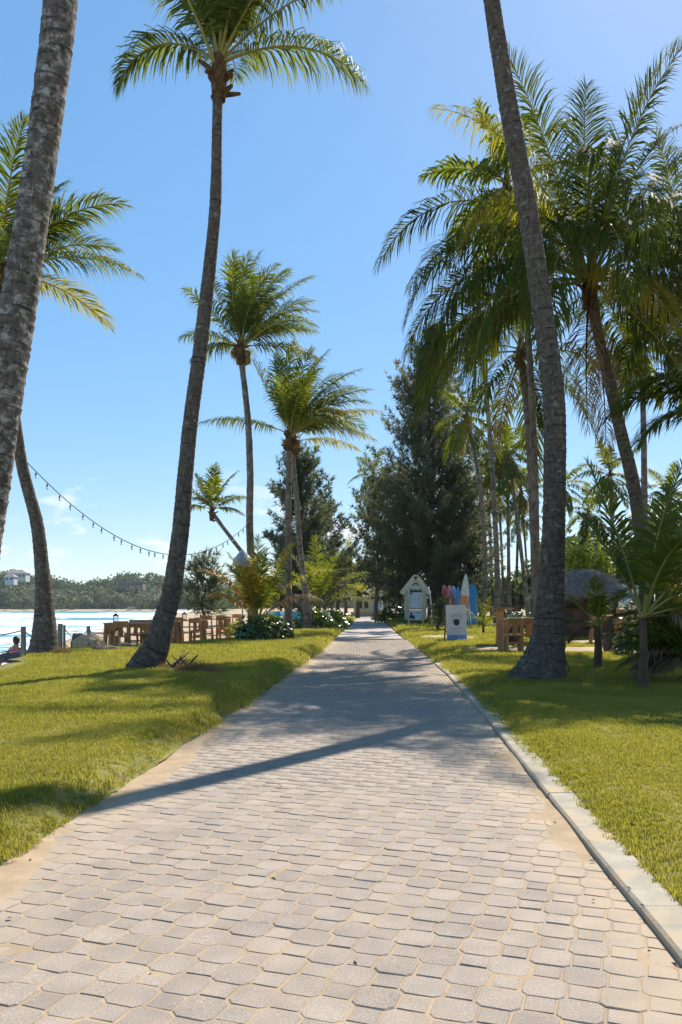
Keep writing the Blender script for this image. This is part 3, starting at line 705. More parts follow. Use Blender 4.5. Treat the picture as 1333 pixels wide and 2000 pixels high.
def frond_mesh(name, L=4.0, az=0.0, el=40.0, droop=1.1, wind=(0, 0, 0), ll=.85, lw=.036, nl=60, hang=.5, roll=0.0, seed=0, pet=.16, vee=.25, rr=.03, side=0.0):
    """feather-shaped palm leaf: arched stalk and two rows of narrow leaflets, origin at the stalk's foot"""
    r = np.random.default_rng(seed); az, el, roll = R(az), R(el), R(roll); wind = np.array(wind, float); side = side + r.normal(0, .22)
    n = 16; D = np.array([math.cos(el) * math.cos(az), math.cos(el) * math.sin(az), math.sin(el)]); p = np.zeros(3); pts = [p.copy()]; tan = [D.copy()]
    lat = np.array([-math.sin(az), math.cos(az), 0])
    for i in range(n):
        s = (i + .5) / n; D = D + (np.array([0, 0, -droop]) * (.25 + 1.3 * s) + wind * (.2 + 1.2 * s) + lat * side * s) / n; D /= np.linalg.norm(D); p = p + D * L / n; pts.append(p.copy()); tan.append(D.copy())
    pts, tan = np.array(pts), np.array(tan); ss = np.linspace(0, 1, n + 1)
    up0 = np.array([0, 0, 1.0]); S = np.cross(tan, up0); 
    S0 = np.array([math.sin(az), -math.cos(az), 0])
    nn = np.linalg.norm(S, axis=1); S = np.where(nn[:, None] > .35, S / np.maximum(nn, 1e-6)[:, None], S0)
    S = S * np.sign((S * S0).sum(1) + 1e-6)[:, None]
    S -= tan * (S * tan).sum(1)[:, None]; S /= np.linalg.norm(S, axis=1)[:, None]; Nn = np.cross(S, tan)
    cr, sr = math.cos(roll), math.sin(roll); S, Nn = S * cr + Nn * sr, Nn * cr - S * sr
    V = []; Q = []; T = []
    # stalk
    k = 5; rad = rr * (1 - .88 * ss) * (1 + 1.2 * np.exp(-ss * 22)); aa = np.arange(k) * 2 * math.pi / k
    tv = pts[:, None] + S[:, None] * (np.cos(aa)[None, :, None] * rad[:, None, None] * 1.2) + Nn[:, None] * (np.sin(aa)[None, :, None] * rad[:, None, None] * .8)
    V.append(tv.reshape(-1, 3)); i = np.arange(n * k); a_, b_ = i // k, i % k; b2 = (b_ + 1) % k
    Q.append(np.stack([a_ * k + b_, a_ * k + b2, (a_ + 1) * k + b2, (a_ + 1) * k + b_], 1)); nstalk = len(Q[0]); off = len(V[0])
    # leaflets
    s = np.repeat(pet + (.995 - pet) * (np.arange(nl) + .5) / nl, 2); sd_ = np.tile([1.0, -1.0], nl); s = np.clip(s + r.normal(0, .004, len(s)), pet, .999)
    I = lambda arr: np.stack([np.interp(s, ss, arr[:, q]) for q in range(3)], 1)
    p, t, S_, N_ = I(pts), I(tan), I(S), I(Nn)
    q = (s - pet) / (1 - pet); prof = np.interp(q, [0, .12, .4, .75, 1], [.45, .8, 1, .72, .28]) * ll * r.uniform(.72, 1.12, len(s))
    ang = np.interp(q, [0, .3, .8, 1], [1.2, .95, .66, .3]) + r.normal(0, .11, len(s)) + .05 * np.sin(s * 37 + seed) * np.cos(s * 11)
    l = t * np.cos(ang)[:, None] + S_ * (sd_ * np.sin(ang))[:, None] + N_ * (vee + r.normal(0, .07, len(s)))[:, None]; l /= np.linalg.norm(l, axis=1)[:, None]
    w = np.cross(l, N_); w /= np.linalg.norm(w, axis=1)[:, None]
    wid = lw * r.uniform(.8, 1.15, len(s)) * np.interp(q, [0, .1, .7, 1], [.7, 1, .9, .45])
    hg = 1.35 * hang * r.uniform(.6, 1.5, len(s)); keep = (r.uniform(0, 1, len(s)) > .05) & (np.sin(s * 23 + seed * 1.7) + .6 * np.sin(s * 61 + seed) > -1.38)
    P0 = p; rows = [P0 - w * (wid * .28)[:, None], P0 + w * (wid * .28)[:, None]]; cur = P0; d = l
    for kk, (fr, ww) in enumerate(((.3, .5), (.36, .42))):
        cur = cur + d * (prof * fr)[:, None]; rows += [cur - w * (wid * ww)[:, None], cur + w * (wid * ww)[:, None]]
        d = d + np.array([0, 0, -1.0]) * (hg * (.55 + .5 * kk))[:, None] + wind * .55; d /= np.linalg.norm(d, axis=1)[:, None]
    rows.append(cur + d * (prof * .34)[:, None])
    LV = np.stack(rows, 1)[keep]; m = len(LV); V.append(LV.reshape(-1, 3)); b = off + np.arange(m) * 7
    Q.append(np.stack([b, b + 1, b + 3, b + 2], 1)); Q.append(np.stack([b + 2, b + 3, b + 5, b + 4], 1)); T = np.stack([b + 4, b + 5, b + 6], 1)
    me = np_mesh(name, np.concatenate(V), quads=np.concatenate(Q), tris=T)
    mi = np.ones(len(me.polygons), np.int32); mi[:nstalk] = 0; me.polygons.foreach_set("material_index", mi)
    me.polygons.foreach_set("use_smooth", np.ones(len(me.polygons), bool))
    return me

def add_frond(parent, loc, leaf, name='frond', **kw):
    me = frond_mesh(name, **kw); me.materials.append(MT['rachis'] if leaf != 'leaf_dry' else MT['fibre']); me.materials.append(MT[leaf])
    o = bpy.data.objects.new(name, me); COL.objects.link(o); o.parent = parent; o.location = loc; return o

def palm(label, tr, fronds, group=None, name='coconut_palm', seed=0, bark='bark', leaf='leaf', wind=(.0, 0, 0), fill=0, L=4.0, ll=.95, lw=.034, nl=105, step=.035, nseg=22, boots=True, nuts=0, dead=0, fel=(78, -12), fdroop=(.7, 1.5), hang=.5, base=None, azr=None):
    """tr: rows (u, v, distance, radius) of the trunk from the photograph, base first. fronds: dicts for the leaves that can be told apart; fill: further leaves round the crown"""
    rr_ = random.Random(seed * 7 + 1)
    pts = []
    for (u, v, d, rad) in tr: q = P(u, v, d); pts.append((q.x, q.y, q.z, rad))
    bx, by = pts[0][0], pts[0][1]; bz = GZ(bx, by) if base is None else base
    pts[0] = (bx, by, bz - .12, pts[0][3])
    e = empty(name, (bx, by, bz), label, 'palm tree', group)
    loc = [(x - bx, y - by, z - bz, r_) for x, y, z, r_ in pts]
    me = trunk_mesh('trunk', loc, step, nseg, seed); finish(me, 'trunk', MT[bark], e, smooth=True)
    top = Vector(loc[-1][:3])
    if boots:
        mb = MB(); r0 = loc[-1][3]
        for k in range(16):
            a = rr_.uniform(0, 6.283); zz = rr_.uniform(-.55, .15); ln = rr_.uniform(.12, .34); d = Vector((math.cos(a), math.sin(a), rr_.uniform(.2, 1.1))).normalized()
            p0 = top + Vector((math.cos(a) * r0 * .7, math.sin(a) * r0 * .7, zz)); mb.tube([p0, p0 + d * ln * .6, p0 + d * ln], [.05, .042, .028], 6)
        mb.lathe([(r0 * 1.0, -.5), (r0 * 1.2, -.2), (r0 * 1.15, .1), (r0 * .7, .4), (.03, .7)], 10, tuple(top)); mb.build('leaf_bases', MT['fibre'], e)
    for k in range(nuts):
        a = rr_.uniform(0, 6.283); mb = MB(); mb.lathe([(.03, -.14), (.09, -.1), (.12, 0), (.1, .1), (.03, .15)], 8, (top.x + math.cos(a) * .27, top.y + math.sin(a) * .27, top.z - rr_.uniform(.1, .4))); mb.build('coconut', MT['coconut'], e, smooth=True)
    n = 0
    for f in fronds:
        f = dict(f); lf = f.pop('leaf', leaf); n += 1
        kw = dict(L=L, ll=ll, lw=lw, nl=nl, wind=wind, hang=hang, seed=seed * 100 + n); kw.update(f)
        add_frond(e, top + Vector((0, 0, .15)), lf, **kw)
    for k in range(fill):
        f = (k + .5) / fill; az = (k * 137.5 + seed * 40) % 360 if azr is None else rr_.uniform(*azr); n += 1
        el = fel[0] + (fel[1] - fel[0]) * f ** .8 + rr_.uniform(-7, 7)
        add_frond(e, top + Vector((0, 0, .22 - .3 * f)), leaf, L=L * rr_.uniform(.85, 1.08) * (.8 if f < .12 else 1), az=az, el=el, droop=fdroop[0] + (fdroop[1] - fdroop[0]) * f, wind=wind, ll=ll, lw=lw, nl=nl, hang=hang * (.6 + .8 * f), roll=rr_.uniform(-25, 25), seed=seed * 100 + n)
    for k in range(dead):
        n += 1; add_frond(e, top + Vector((0, 0, -.15)), 'leaf_dry', L=L * .75, az=rr_.uniform(0, 360), el=rr_.uniform(-60, -35), droop=1.6, ll=ll * .8, lw=lw * .7, nl=int(nl * .6), hang=1.3, seed=seed * 100 + n)
    return e
MT['coconut'] = noise_mat('green_coconut', (.16, .13, .03), (.28, .16, .05), 3, .5, .1, 30)
WIND = (.42, .12, 0)

# tall palm on the seaward lawn, its crown cut by the top of the picture
palm('tall slender palm leaning from the seaward lawn beside the driftwood heap',
     [(283, 1322, 14.2, .37), (292, 1292, 14.2, .29), (306, 1262, 14.2, .235), (322, 1207, 14.2, .185), (337, 1150, 14.2, .165), (353, 1035, 14.2, .15), (371, 840, 14.2, .13), (396, 645, 14.2, .122), (414, 482, 14.2, .108), (422, 380, 14.2, .100), (425, 225, 14.2, .088), (428, 140, 14.2, .115)],
     [dict(az=182, el=36, L=2.15, droop=2.7, hang=1.0, ll=.9), dict(az=-6, el=20, L=2.75, droop=1.55, hang=1.3, ll=1.05),
      dict(az=14, el=50, L=3.3, droop=.75, hang=.45, ll=1.0), dict(az=-25, el=56, L=3.2, droop=.9, hang=.6, ll=.95), dict(az=40, el=62, L=3.4, droop=.7), dict(az=205, el=78, L=3.3, droop=.8), dict(az=150, el=74, L=3.0, droop=.9),
      dict(az=100, el=66, L=3.1, droop=1.0), dict(az=-70, el=70, L=3.1, droop=1.0, hang=.8), dict(az=250, el=64, L=2.9, droop=1.2, hang=.8), dict(az=60, el=80, L=3.2, droop=.5), dict(az=-50, el=64, L=2.8, droop=.8, hang=.6), dict(az=85, el=45, L=2.5, droop=1.0)],
     seed=1, leaf='leaf', nl=110, ll=1.0, lw=.031, fill=5, fel=(84, 60), L=3.2)

# palm at the edge of the bay that carries the string of lights
palm('palm on the sea edge of the lawn with string lights tied round its trunk',
     [(86, 1296, 18.3, .42), (87, 1270, 18.3, .34), (87.5, 1235, 18.3, .27), (87, 1175, 18.3, .205), (83, 1115, 18.3, .165), (73, 1025, 18.3, .14), (55, 955, 18.2, .13), (43, 905, 18.1, .125), (33, 840, 18, .12), (18, 740, 17.8, .115), (8, 640, 17.6, .11), (4, 545, 17.4, .12)],
     [dict(az=-6, el=18, L=3.05, droop=.95, hang=1.0, ll=.85, leaf='leaf'), dict(az=20, el=38, L=2.6, droop=.8, hang=.4), dict(az=-20, el=46, L=2.3, droop=1.2, hang=.5), dict(az=60, el=66, L=3.2, droop=.5, leaf='leaf'), dict(az=-60, el=70, L=3.0, droop=.6, leaf='leaf'),
      dict(az=-95, el=30, L=2.4, droop=1.4, hang=.9, leaf='leaf'), dict(az=-120, el=55, L=2.8, droop=.9, leaf='leaf_warm'), dict(az=110, el=50, L=3, droop=1), dict(az=200, el=60, L=3, droop=.8, leaf='leaf_warm'), dict(az=170, el=30, L=3, droop=1.2), dict(az=-150, el=10, L=2.8, droop=1.2, leaf='leaf_warm'), dict(az=45, el=8, L=2.6, droop=1.1, leaf='leaf_warm')],
     seed=2, leaf='leaf', wind=(.25, .1, 0), ll=.95, fill=5, fel=(80, 20), L=3.0)

# the near trunk at the seaward side; crown far above
palm('thick grey palm trunk with white lichen patches, its crown high overhead',
     [(-100, 1452, 7.2, .24), (-92, 1400, 7.2, .19), (-80, 1320, 7.2, .170), (-45, 1120, 7.2, .166), (-15, 930, 7.2, .163), (3, 800, 7.2, .160), (36, 600, 7.2, .153), (62, 430, 7.2, .142), (82, 300, 7.2, .135), (102, 150, 7.2, .138), (119, 0, 7.2, .140), (155, -400, 7.3, .125), (200, -850, 7.5, .12), (235, -1300, 7.7, .14)],
     [], seed=3, bark='bark_pale', step=.018, nseg=36, fill=16, fel=(80, 15), fdroop=(.5, .9))

# the near palm on the landward lawn: leaning trunk, crown overhead
palm('stout palm with a broad flared foot on the lawn by the landward table',
     [(1050, 1338, 12.8, .52), (1058, 1310, 12.8, .40), (1065, 1280, 12.8, .31), (1071, 1245, 12.8, .255), (1074, 1200, 12.8, .222), (1079, 1118, 12.8, .193), (1083, 976, 12.8, .174), (1083, 798, 12.8, .172), (1067, 656, 12.8, .160), (1055, 568, 12.8, .155), (1031, 412, 12.8, .15), (998, 231, 12.8, .143), (968, 50, 12.8, .128), (925, -250, 12.9, .115), (885, -560, 13, .13)],
     [], seed=4, bark='bark', step=.022, nseg=32, fill=18, fel=(82, 18), fdroop=(.4, .9))

# the big-crowned palm on the right
big = [(178, 46, 6.2, 2.1), (186, 30, 5.6, 2.3), (168, 20, 5.4, 2.0), (200, 8, 5.2, 1.9), (150, 40, 5.6, 1.6), (215, 40, 5.0, 2.3), (235, 25, 5.0, 2.4), (172, 60, 6.0, 1.2),
       (-75, 30, 5.0, 2.6), (-100, 18, 5.2, 2.3), (-50, 25, 5.4, 2.3), (-110, 48, 5.0, 2.3), (-25, 20, 5.6, 2.0), (-8, 34, 5.8, 1.7), (6, 14, 5.6, 1.6), (14, 48, 6.0, 1.4), (25, 30, 5.8, 1.5), (-15, 55, 5.8, 1.5), (40, 12, 5.4, 1.6), (0, -8, 5.0, 1.5), (-40, -12, 4.8, 1.3), (-85, -20, 4.8, 1.0), (180, -14, 4.8, 1.3), (150, -5, 4.8, 1.4), (205, -25, 4.6, .9), (20, -30, 4.6, .9),
       (12, 78, 6.2, .75), (30, 68, 6.0, .9), (95, 82, 5.4, .5), (140, 72, 5.2, .7), (-60, 72, 5.0, 1.0), (200, 70, 5.2, .9), (70, 50, 5.6, 1.2), (100, 35, 5.4, 1.5), (120, 15, 5.2, 1.6), (60, 5, 5.2, 1.4), (190, 14, 6.2, 2.9), (215, 5, 6.0, 2.6), (240, 12, 5.8, 3.0), (-90, 40, 5.8, 3.1), (178, 0, 5.8, 2.2), (-60, 5, 5.6, 2.4), (-20, 8, 5.8, 2.2)]
palm('palm with a huge dark drooping crown of long fronds above the thatched hut',
     [(1272, 1288, 19, .26), (1270, 1260, 19, .20), (1264, 1180, 19, .175), (1256, 1070, 19, .16), (1238, 950, 19, .15), (1212, 840, 19, .14), (1192, 750, 19, .13), (1168, 650, 19, .12), (1152, 560, 19, .15)],
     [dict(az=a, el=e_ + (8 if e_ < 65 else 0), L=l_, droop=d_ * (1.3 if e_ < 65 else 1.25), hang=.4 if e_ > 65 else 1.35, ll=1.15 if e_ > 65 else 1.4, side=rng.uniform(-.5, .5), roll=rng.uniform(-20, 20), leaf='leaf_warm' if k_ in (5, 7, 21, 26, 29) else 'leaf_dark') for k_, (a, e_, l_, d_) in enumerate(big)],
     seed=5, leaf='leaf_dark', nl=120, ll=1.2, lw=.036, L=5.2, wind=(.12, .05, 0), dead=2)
palm('mid-height palm with a full crown just behind the stout flared trunk',
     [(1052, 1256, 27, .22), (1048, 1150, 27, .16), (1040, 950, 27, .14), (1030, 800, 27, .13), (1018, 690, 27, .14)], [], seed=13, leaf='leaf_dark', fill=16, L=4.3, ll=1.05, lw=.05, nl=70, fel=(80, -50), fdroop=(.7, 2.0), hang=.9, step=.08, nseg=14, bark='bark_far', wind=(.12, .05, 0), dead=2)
palm('full-crowned palm beyond the dry thicket, its trunk hidden by the big drooping palm',
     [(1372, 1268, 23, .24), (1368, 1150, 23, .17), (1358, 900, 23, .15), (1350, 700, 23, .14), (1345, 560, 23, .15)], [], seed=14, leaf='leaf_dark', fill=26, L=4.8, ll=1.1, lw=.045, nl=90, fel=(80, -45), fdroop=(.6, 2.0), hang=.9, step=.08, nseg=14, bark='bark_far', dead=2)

# mid-distance windswept palms on the left
palm('windswept palm with coconuts, holding the far end of the string lights',
     [(494, 1249, 30, .24), (493, 1200, 30, .17), (491, 1100, 30, .145), (488, 1020, 30, .135), (489, 930, 30, .128), (486, 840, 30, .12), (480, 770, 30, .11), (473, 715, 30, .105), (470, 685, 30, .14)],
     [dict(az=178, el=28, L=2.3, droop=1.0, hang=.8), dict(az=168, el=62, L=3.2, droop=.2, hang=.5), dict(az=150, el=74, L=3.7, droop=.1), dict(az=100, el=82, L=4.0, droop=.1), dict(az=30, el=70, L=3.9, droop=.45), dict(az=8, el=60, L=3.9, droop=.6), dict(az=-10, el=48, L=3.2, droop=.8), dict(az=-6, el=30, L=2.9, droop=.9, hang=.8), dict(az=5, el=8, L=2.9, droop=.7, hang=1.0), dict(az=-60, el=66, L=3.2, droop=.6), dict(az=-100, el=74, L=3.2, droop=.4), dict(az=215, el=46, L=2.8, droop=1.0), dict(az=240, el=70, L=3.2, droop=.5), dict(az=70, el=60, L=3.4, droop=.5), dict(az=190, el=5, L=1.9, droop=1.0, hang=1.1)],
     seed=6, wind=WIND, nl=74, lw=.046, ll=1.05, fill=8, fel=(82, 30), L=3.4, azr=(-70, 110), step=.08, nseg=14, nuts=7, bark='bark_far', leaf='leaf')
palm('wide-crowned feathery palm with one pale frond reaching out towards the sea',
     [(564, 1247, 31, .22), (564, 1200, 31, .15), (563, 1067, 31, .125), (564, 960, 31, .115), (565, 890, 31, .11), (567, 855, 31, .14)],
     [dict(az=180, el=22, L=3.5, droop=.75, hang=1.2, ll=.95, wind=(0, 0, 0)), dict(az=165, el=72, L=3.4, droop=.3), dict(az=120, el=80, L=3.8, droop=.2), dict(az=40, el=74, L=3.9, droop=.4), dict(az=10, el=58, L=3.9, droop=.6), dict(az=-10, el=44, L=3.5, droop=.7), dict(az=2, el=28, L=3.6, droop=.55, hang=.9, leaf='leaf_warm'), dict(az=-5, el=14, L=3.3, droop=.9, hang=1.0, leaf='leaf_warm'), dict(az=-70, el=70, L=3.2, droop=.5), dict(az=-110, el=60, L=3.0, droop=.8), dict(az=200, el=60, L=3.0, droop=.6), dict(az=60, el=50, L=3.2, droop=.7), dict(az=-40, el=30, L=2.8, droop=1.0, hang=.8, leaf='leaf_warm')],
     seed=7, wind=WIND, nl=74, lw=.046, ll=1.05, fill=8, fel=(82, 25), L=3.4, azr=(-80, 110), step=.08, nseg=14, bark='bark_far', nuts=4)
palm('slimmer palm standing just behind the wide-crowned palm, its trunk slanting away to the right',
     [(602, 1238, 37, .24), (597, 1160, 37, .15), (586, 1067, 37, .125), (579, 970, 37, .11), (573, 900, 37, .105), (575, 868, 37, .13)],
     [dict(az=20, el=60, L=3.4, droop=.5), dict(az=-20, el=40, L=3.2, droop=.9, leaf='leaf_warm'), dict(az=160, el=66, L=3, droop=.5), dict(az=60, el=78, L=4.2, droop=.3, leaf='leaf_warm'), dict(az=100, el=50, L=3, droop=.7), dict(az=-90, el=55, L=3, droop=.8), dict(az=8, el=10, L=3.1, droop=.8, hang=1.0, leaf='leaf_warm')],
     seed=8, wind=WIND, nl=56, lw=.06, ll=1.0, step=.08, nseg=12, bark='bark_far')
palm('small palm leaning far out towards the sea, seen below the string lights',
     [(640, 1230, 46, .22), (590, 1180, 46, .17), (525, 1128, 46, .14), (478, 1083, 46, .12), (440, 1035, 46, .11), (414, 1000, 46, .12)],
     [dict(az=175, el=20, L=2.2, droop=1.2, hang=1), dict(az=150, el=60, L=2.4, droop=.4), dict(az=100, el=76, L=2.8, droop=.3), dict(az=30, el=66, L=2.7, droop=.5), dict(az=5, el=34, L=2.4, droop=.8, hang=.8), dict(az=-10, el=10, L=1.9, droop=1.0, hang=.9), dict(az=-80, el=60, L=2.2, droop=.8), dict(az=200, el=45, L=2.2, droop=.8), dict(az=60, el=40, L=2.4, droop=.8), dict(az=-120, el=30, L=2, droop=1)],
     seed=9, wind=(.3, 0, 0), nl=44, lw=.075, ll=.85, step=.12, nseg=10, bark='bark_far', leaf='leaf')

# grove on the right: slim tall palms, each with its own trunk line
GROVE = 'tall slim palms of the grove behind the surfboards'
def gpalm(seed, tr, L=2.9, fill=14, label='tall slim palm with a ragged crown in the grove behind the surfboards', group=GROVE, **kw):
    return palm(label, tr, [], seed=seed, group=group, fill=fill, L=L, ll=.95, lw=.085, nl=40, step=.15, nseg=10, bark='bark_far', wind=(.18, .05, 0), fel=(80, -55), fdroop=(.7, 1.7), hang=1.0, dead=2, **kw)
gpalm(20, [(1046, 1262, 24.5, .19), (1047, 1120, 24.5, .125), (1045, 940, 24.5, .11), (1035, 700, 24.5, .10), (1010, 450, 24.5, .095), (990, 365, 24.5, .11)], 2.7, 18, label='tallest slim palm of the grove, crown high beside the stout leaning trunk')
gpalm(21, [(970, 1229, 45, .20), (972, 1130, 45, .15), (966, 990, 45, .14), (958, 860, 45, .13), (945, 700, 45, .12), (936, 610, 45, .12)], 2.9, 15, label='tall slim palm rising between the surfboard rack and the small young palm')
gpalm(22, [(938, 1226, 48, .18), (948, 1130, 48, .13), (944, 1010, 48, .12), (930, 900, 48, .11), (912, 815, 48, .12)], 2.9, 15, label='slim curved palm right beside the broad deep-blue surfboard')
gpalm(23, [(995, 1220, 56, .2), (994, 1100, 56, .12), (992, 950, 56, .11), (988, 880, 56, .11)], 2.8)
gpalm(24, [(1034, 1222, 54, .2), (1028, 1160, 54, .14), (1016, 1060, 54, .13), (1003, 960, 54, .12), (994, 900, 54, .12)], 2.9, label='slim grove palm whose trunk leans clearly towards the sea')
gpalm(25, [(1012, 1211, 75, .2), (1010, 1120, 75, .13), (1013, 1020, 75, .12), (1018, 960, 75, .12)], 3.0)
gpalm(26, [(985, 1210, 78, .2), (982, 1120, 78, .13), (978, 1030, 78, .12), (974, 975, 78, .12)], 3.0)
gpalm(27, [(1035, 1207, 88, .2), (1030, 1120, 88, .13), (1026, 1060, 88, .12), (1022, 1010, 88, .12)], 3.0)
gpalm(28, [(1262, 1232, 41, .2), (1261, 1120, 41, .16), (1259, 950, 41, .155), (1256, 780, 41, .14), (1250, 690, 41, .14)], 3.3, 15, label='slim straight palm behind the huge drooping crown, trunk bare below it')
gpalm(29, [(1200, 1219, 58, .2), (1199, 1100, 58, .14), (1195, 990, 58, .13), (1192, 930, 58, .13)], 3.0, 15, label='smaller palm standing clear beyond the thatched hut')
gpalm(30, [(962, 1214, 68, .2), (960, 1110, 68, .13), (956, 1010, 68, .12), (950, 940, 68, .12)], 3.0)
gpalm(31, [(755, 1206, 88, .2), (745, 1080, 88, .14), (735, 980, 88, .13), (730, 925, 88, .14)], 3.4, 16, label='palm crown showing beside the dark casuarina over the end of the path')
gpalm(32, [(1090, 1214, 68, .2), (1090, 1110, 68, .13), (1098, 1000, 68, .12), (1100, 950, 68, .12)], 3.0, label='slim palm with its base behind the stout flared trunk')
gpalm(33, [(1150, 1212, 72, .2), (1148, 1110, 72, .13), (1146, 1040, 72, .12), (1150, 1000, 72, .12)], 3.0, label='slim palm rising directly behind the thatched hut')
gpalm(34, [(1300, 1212, 72, .2), (1296, 1110, 72, .13), (1300, 1040, 72, .12), (1305, 960, 72, .12)], 3.0, label='slim palm before the dense trees past the slim straight palm')

# crown reaching in from outside the frame
palm('palm whose few fronds arch down beside the slim straight trunk',
     [(1490, 1330, 13.2, .3), (1480, 1200, 13.2, .18), (1465, 1000, 13.2, .16), (1450, 840, 13.2, .17)],
     [dict(az=178, el=48, L=2.3, droop=2.2, hang=.7, ll=.95), dict(az=185, el=20, L=2.0, droop=1.8, hang=.7, ll=.9), dict(az=150, el=40, L=2.3, droop=1.6), dict(az=60, el=50, L=2.5, droop=1.2), dict(az=-30, el=40, L=2.5, droop=1.2), dict(az=-100, el=35, L=2.4, droop=1.4), dict(az=230, el=40, L=2.2, droop=1.6), dict(az=100, el=70, L=2.4, droop=.6), dict(az=10, el=20, L=2.4, droop=1.2)], seed=12, ll=.95, lw=.04, leaf='leaf_dark')

# young palms without a trunk to speak of
def young(label, u, v, d, specs, seed, stem=None, leaf='leaf', group=None, ll=.55, lw=.04, nl=46, name='young_palm', stemr=.09, rr=.026):
    b = P(u, v, d); z = GZ(b.x, d); e = empty(name, (b.x, d, z), label, 'palm tree', group)
    sh = stem or .25; mb = MB(); mb.tube([(0, 0, -.08), (.01, 0, sh * .5), (.0, .01, sh), (0, 0, sh + .12)], [stemr * 1.35, stemr * 1.05, stemr * .85, stemr * .4], 10, jit=.08); mb.build('stem', MT['wood_dark'], e)
    for k, f in enumerate(specs):
        f = dict(f); lf = f.pop('leaf', leaf); kw = dict(ll=ll, lw=lw, nl=nl, seed=seed * 50 + k, hang=.4, pet=.22, rr=rr); kw.update(f); add_frond(e, Vector((0, 0, sh)), lf, **kw)
    return e
young('young palm with orange-yellow outer fronds rising from the sea-grape shrub', 503, 1256, 27,
      [dict(az=174, el=60, L=2.9, droop=1.35, leaf='leaf_orange', hang=.5, ll=.75), dict(az=185, el=66, L=2.5, droop=1.5, leaf='leaf_orange', hang=.7), dict(az=-100, el=72, L=2.2, droop=1.4, leaf='leaf_orange'), dict(az=160, el=74, L=2.6, droop=1.1, leaf='leaf_warm'), dict(az=95, el=84, L=2.9, droop=.4, leaf='leaf_warm'), dict(az=30, el=70, L=3.3, droop=1.0, leaf='leaf_warm'), dict(az=5, el=58, L=3.3, droop=1.5, hang=.8, leaf='leaf_warm'), dict(az=-12, el=48, L=2.5, droop=1.6, leaf='leaf_dry', hang=1.0), dict(az=-80, el=76, L=2.6, droop=1.0), dict(az=-110, el=68, L=2.4, droop=1.3, leaf='leaf_warm'), dict(az=-60, el=62, L=2.3, droop=1.4), dict(az=190, el=55, L=2.0, droop=1.5, leaf='leaf_orange', hang=.9), dict(az=70, el=60, L=2.6, droop=1.2), dict(az=130, el=66, L=2.6, droop=1.2, leaf='leaf_warm'), dict(az=225, el=70, L=2.3, droop=1.2)], 41, .5, ll=.62, lw=.045)
young('dense young palm in front of the twin slanting dark stems beside the path', 622, 1232, 40,
      [dict(az=a, el=e_, L=l_, droop=d_) for a, e_, l_, d_ in ((100, 84, 3.6, .3), (30, 72, 3.4, .9), (0, 56, 3.2, 1.4), (-20, 40, 3.0, 1.4), (160, 70, 3.2, 1.0), (185, 54, 3.0, 1.4), (-60, 70, 3.0, 1.0), (-100, 66, 2.8, 1.2), (60, 60, 3.0, 1.2), (215, 60, 2.8, 1.3), (10, 30, 2.6, 1.2), (130, 50, 2.8, 1.4))], 42, 1.0, leaf='leaf', ll=.8, lw=.06, nl=36, stemr=.16)
young('bright young palm in the sun at the far end of the path', 699, 1205, 88,
      [dict(az=a, el=e_, L=l_, droop=d_) for a, e_, l_, d_ in ((90, 84, 3.4, .3), (25, 66, 3.4, 1.0), (0, 46, 3.2, 1.4), (160, 64, 3.4, 1.0), (185, 44, 3.2, 1.4), (-60, 66, 3.0, 1.0), (-110, 60, 2.8, 1.2), (200, 20, 2.8, 1.0), (-15, 18, 2.8, 1.0))], 43, 1.6, leaf='leaf_warm', ll=.9, lw=.09, nl=26, stemr=.2)
for k, (u, v, d, sc, lab) in enumerate(((660, 1208, 80, 1.4, 'leafy palm above the shrubs to seaward of the path end'), (676, 1206, 92, 1.9, 'taller leafy palm beside the gap of sky over the path end'), (735, 1205, 99, 1.5, 'palm half hidden by the casuarina near the low wall'))):
    young(lab, u, v, d, [dict(az=rng.uniform(0, 360), el=rng.uniform(10, 85), L=3.0 * sc * rng.uniform(.8, 1.1), droop=rng.uniform(.6, 1.5)) for _ in range(14)], 60 + k, 2.2 * sc, leaf='leaf_warm' if k != 2 else 'leaf', ll=.9, lw=.1, nl=26, stemr=.17)
young('small young palm on the lawn between sign board and tables', 944, 1241, 34,
      [dict(az=60, el=70, L=1.5, droop=.8, leaf='leaf_warm'), dict(az=15, el=52, L=1.5, droop=1.3, leaf='leaf_warm'), dict(az=0, el=30, L=1.0, droop=2.2, hang=.8), dict(az=165, el=58, L=1.25, droop=1.2, leaf='leaf_warm'), dict(az=120, el=76, L=1.3, droop=.6), dict(az=-50, el=50, L=1.1, droop=1.6), dict(az=230, el=50, L=1.0, droop=1.5)], 44, .28, ll=.34, lw=.035, nl=24, stemr=.05)
young('knee-high-trunked young palm on the lawn in front of the wicker basket', 1168, 1312, 15,
      [dict(az=168, el=50, L=1.15, droop=.7, hang=.2), dict(az=178, el=20, L=.9, droop=1.2, hang=.7), dict(az=20, el=52, L=1.15, droop=.8, hang=.2), dict(az=5, el=30, L=1.0, droop=.9), dict(az=80, el=70, L=1.0, droop=.6), dict(az=-100, el=60, L=.8, droop=1.2), dict(az=130, el=-10, L=.8, droop=1.0, hang=.9, leaf='leaf_dry')], 45, .78, ll=.30, lw=.03, nl=40, stemr=.062)
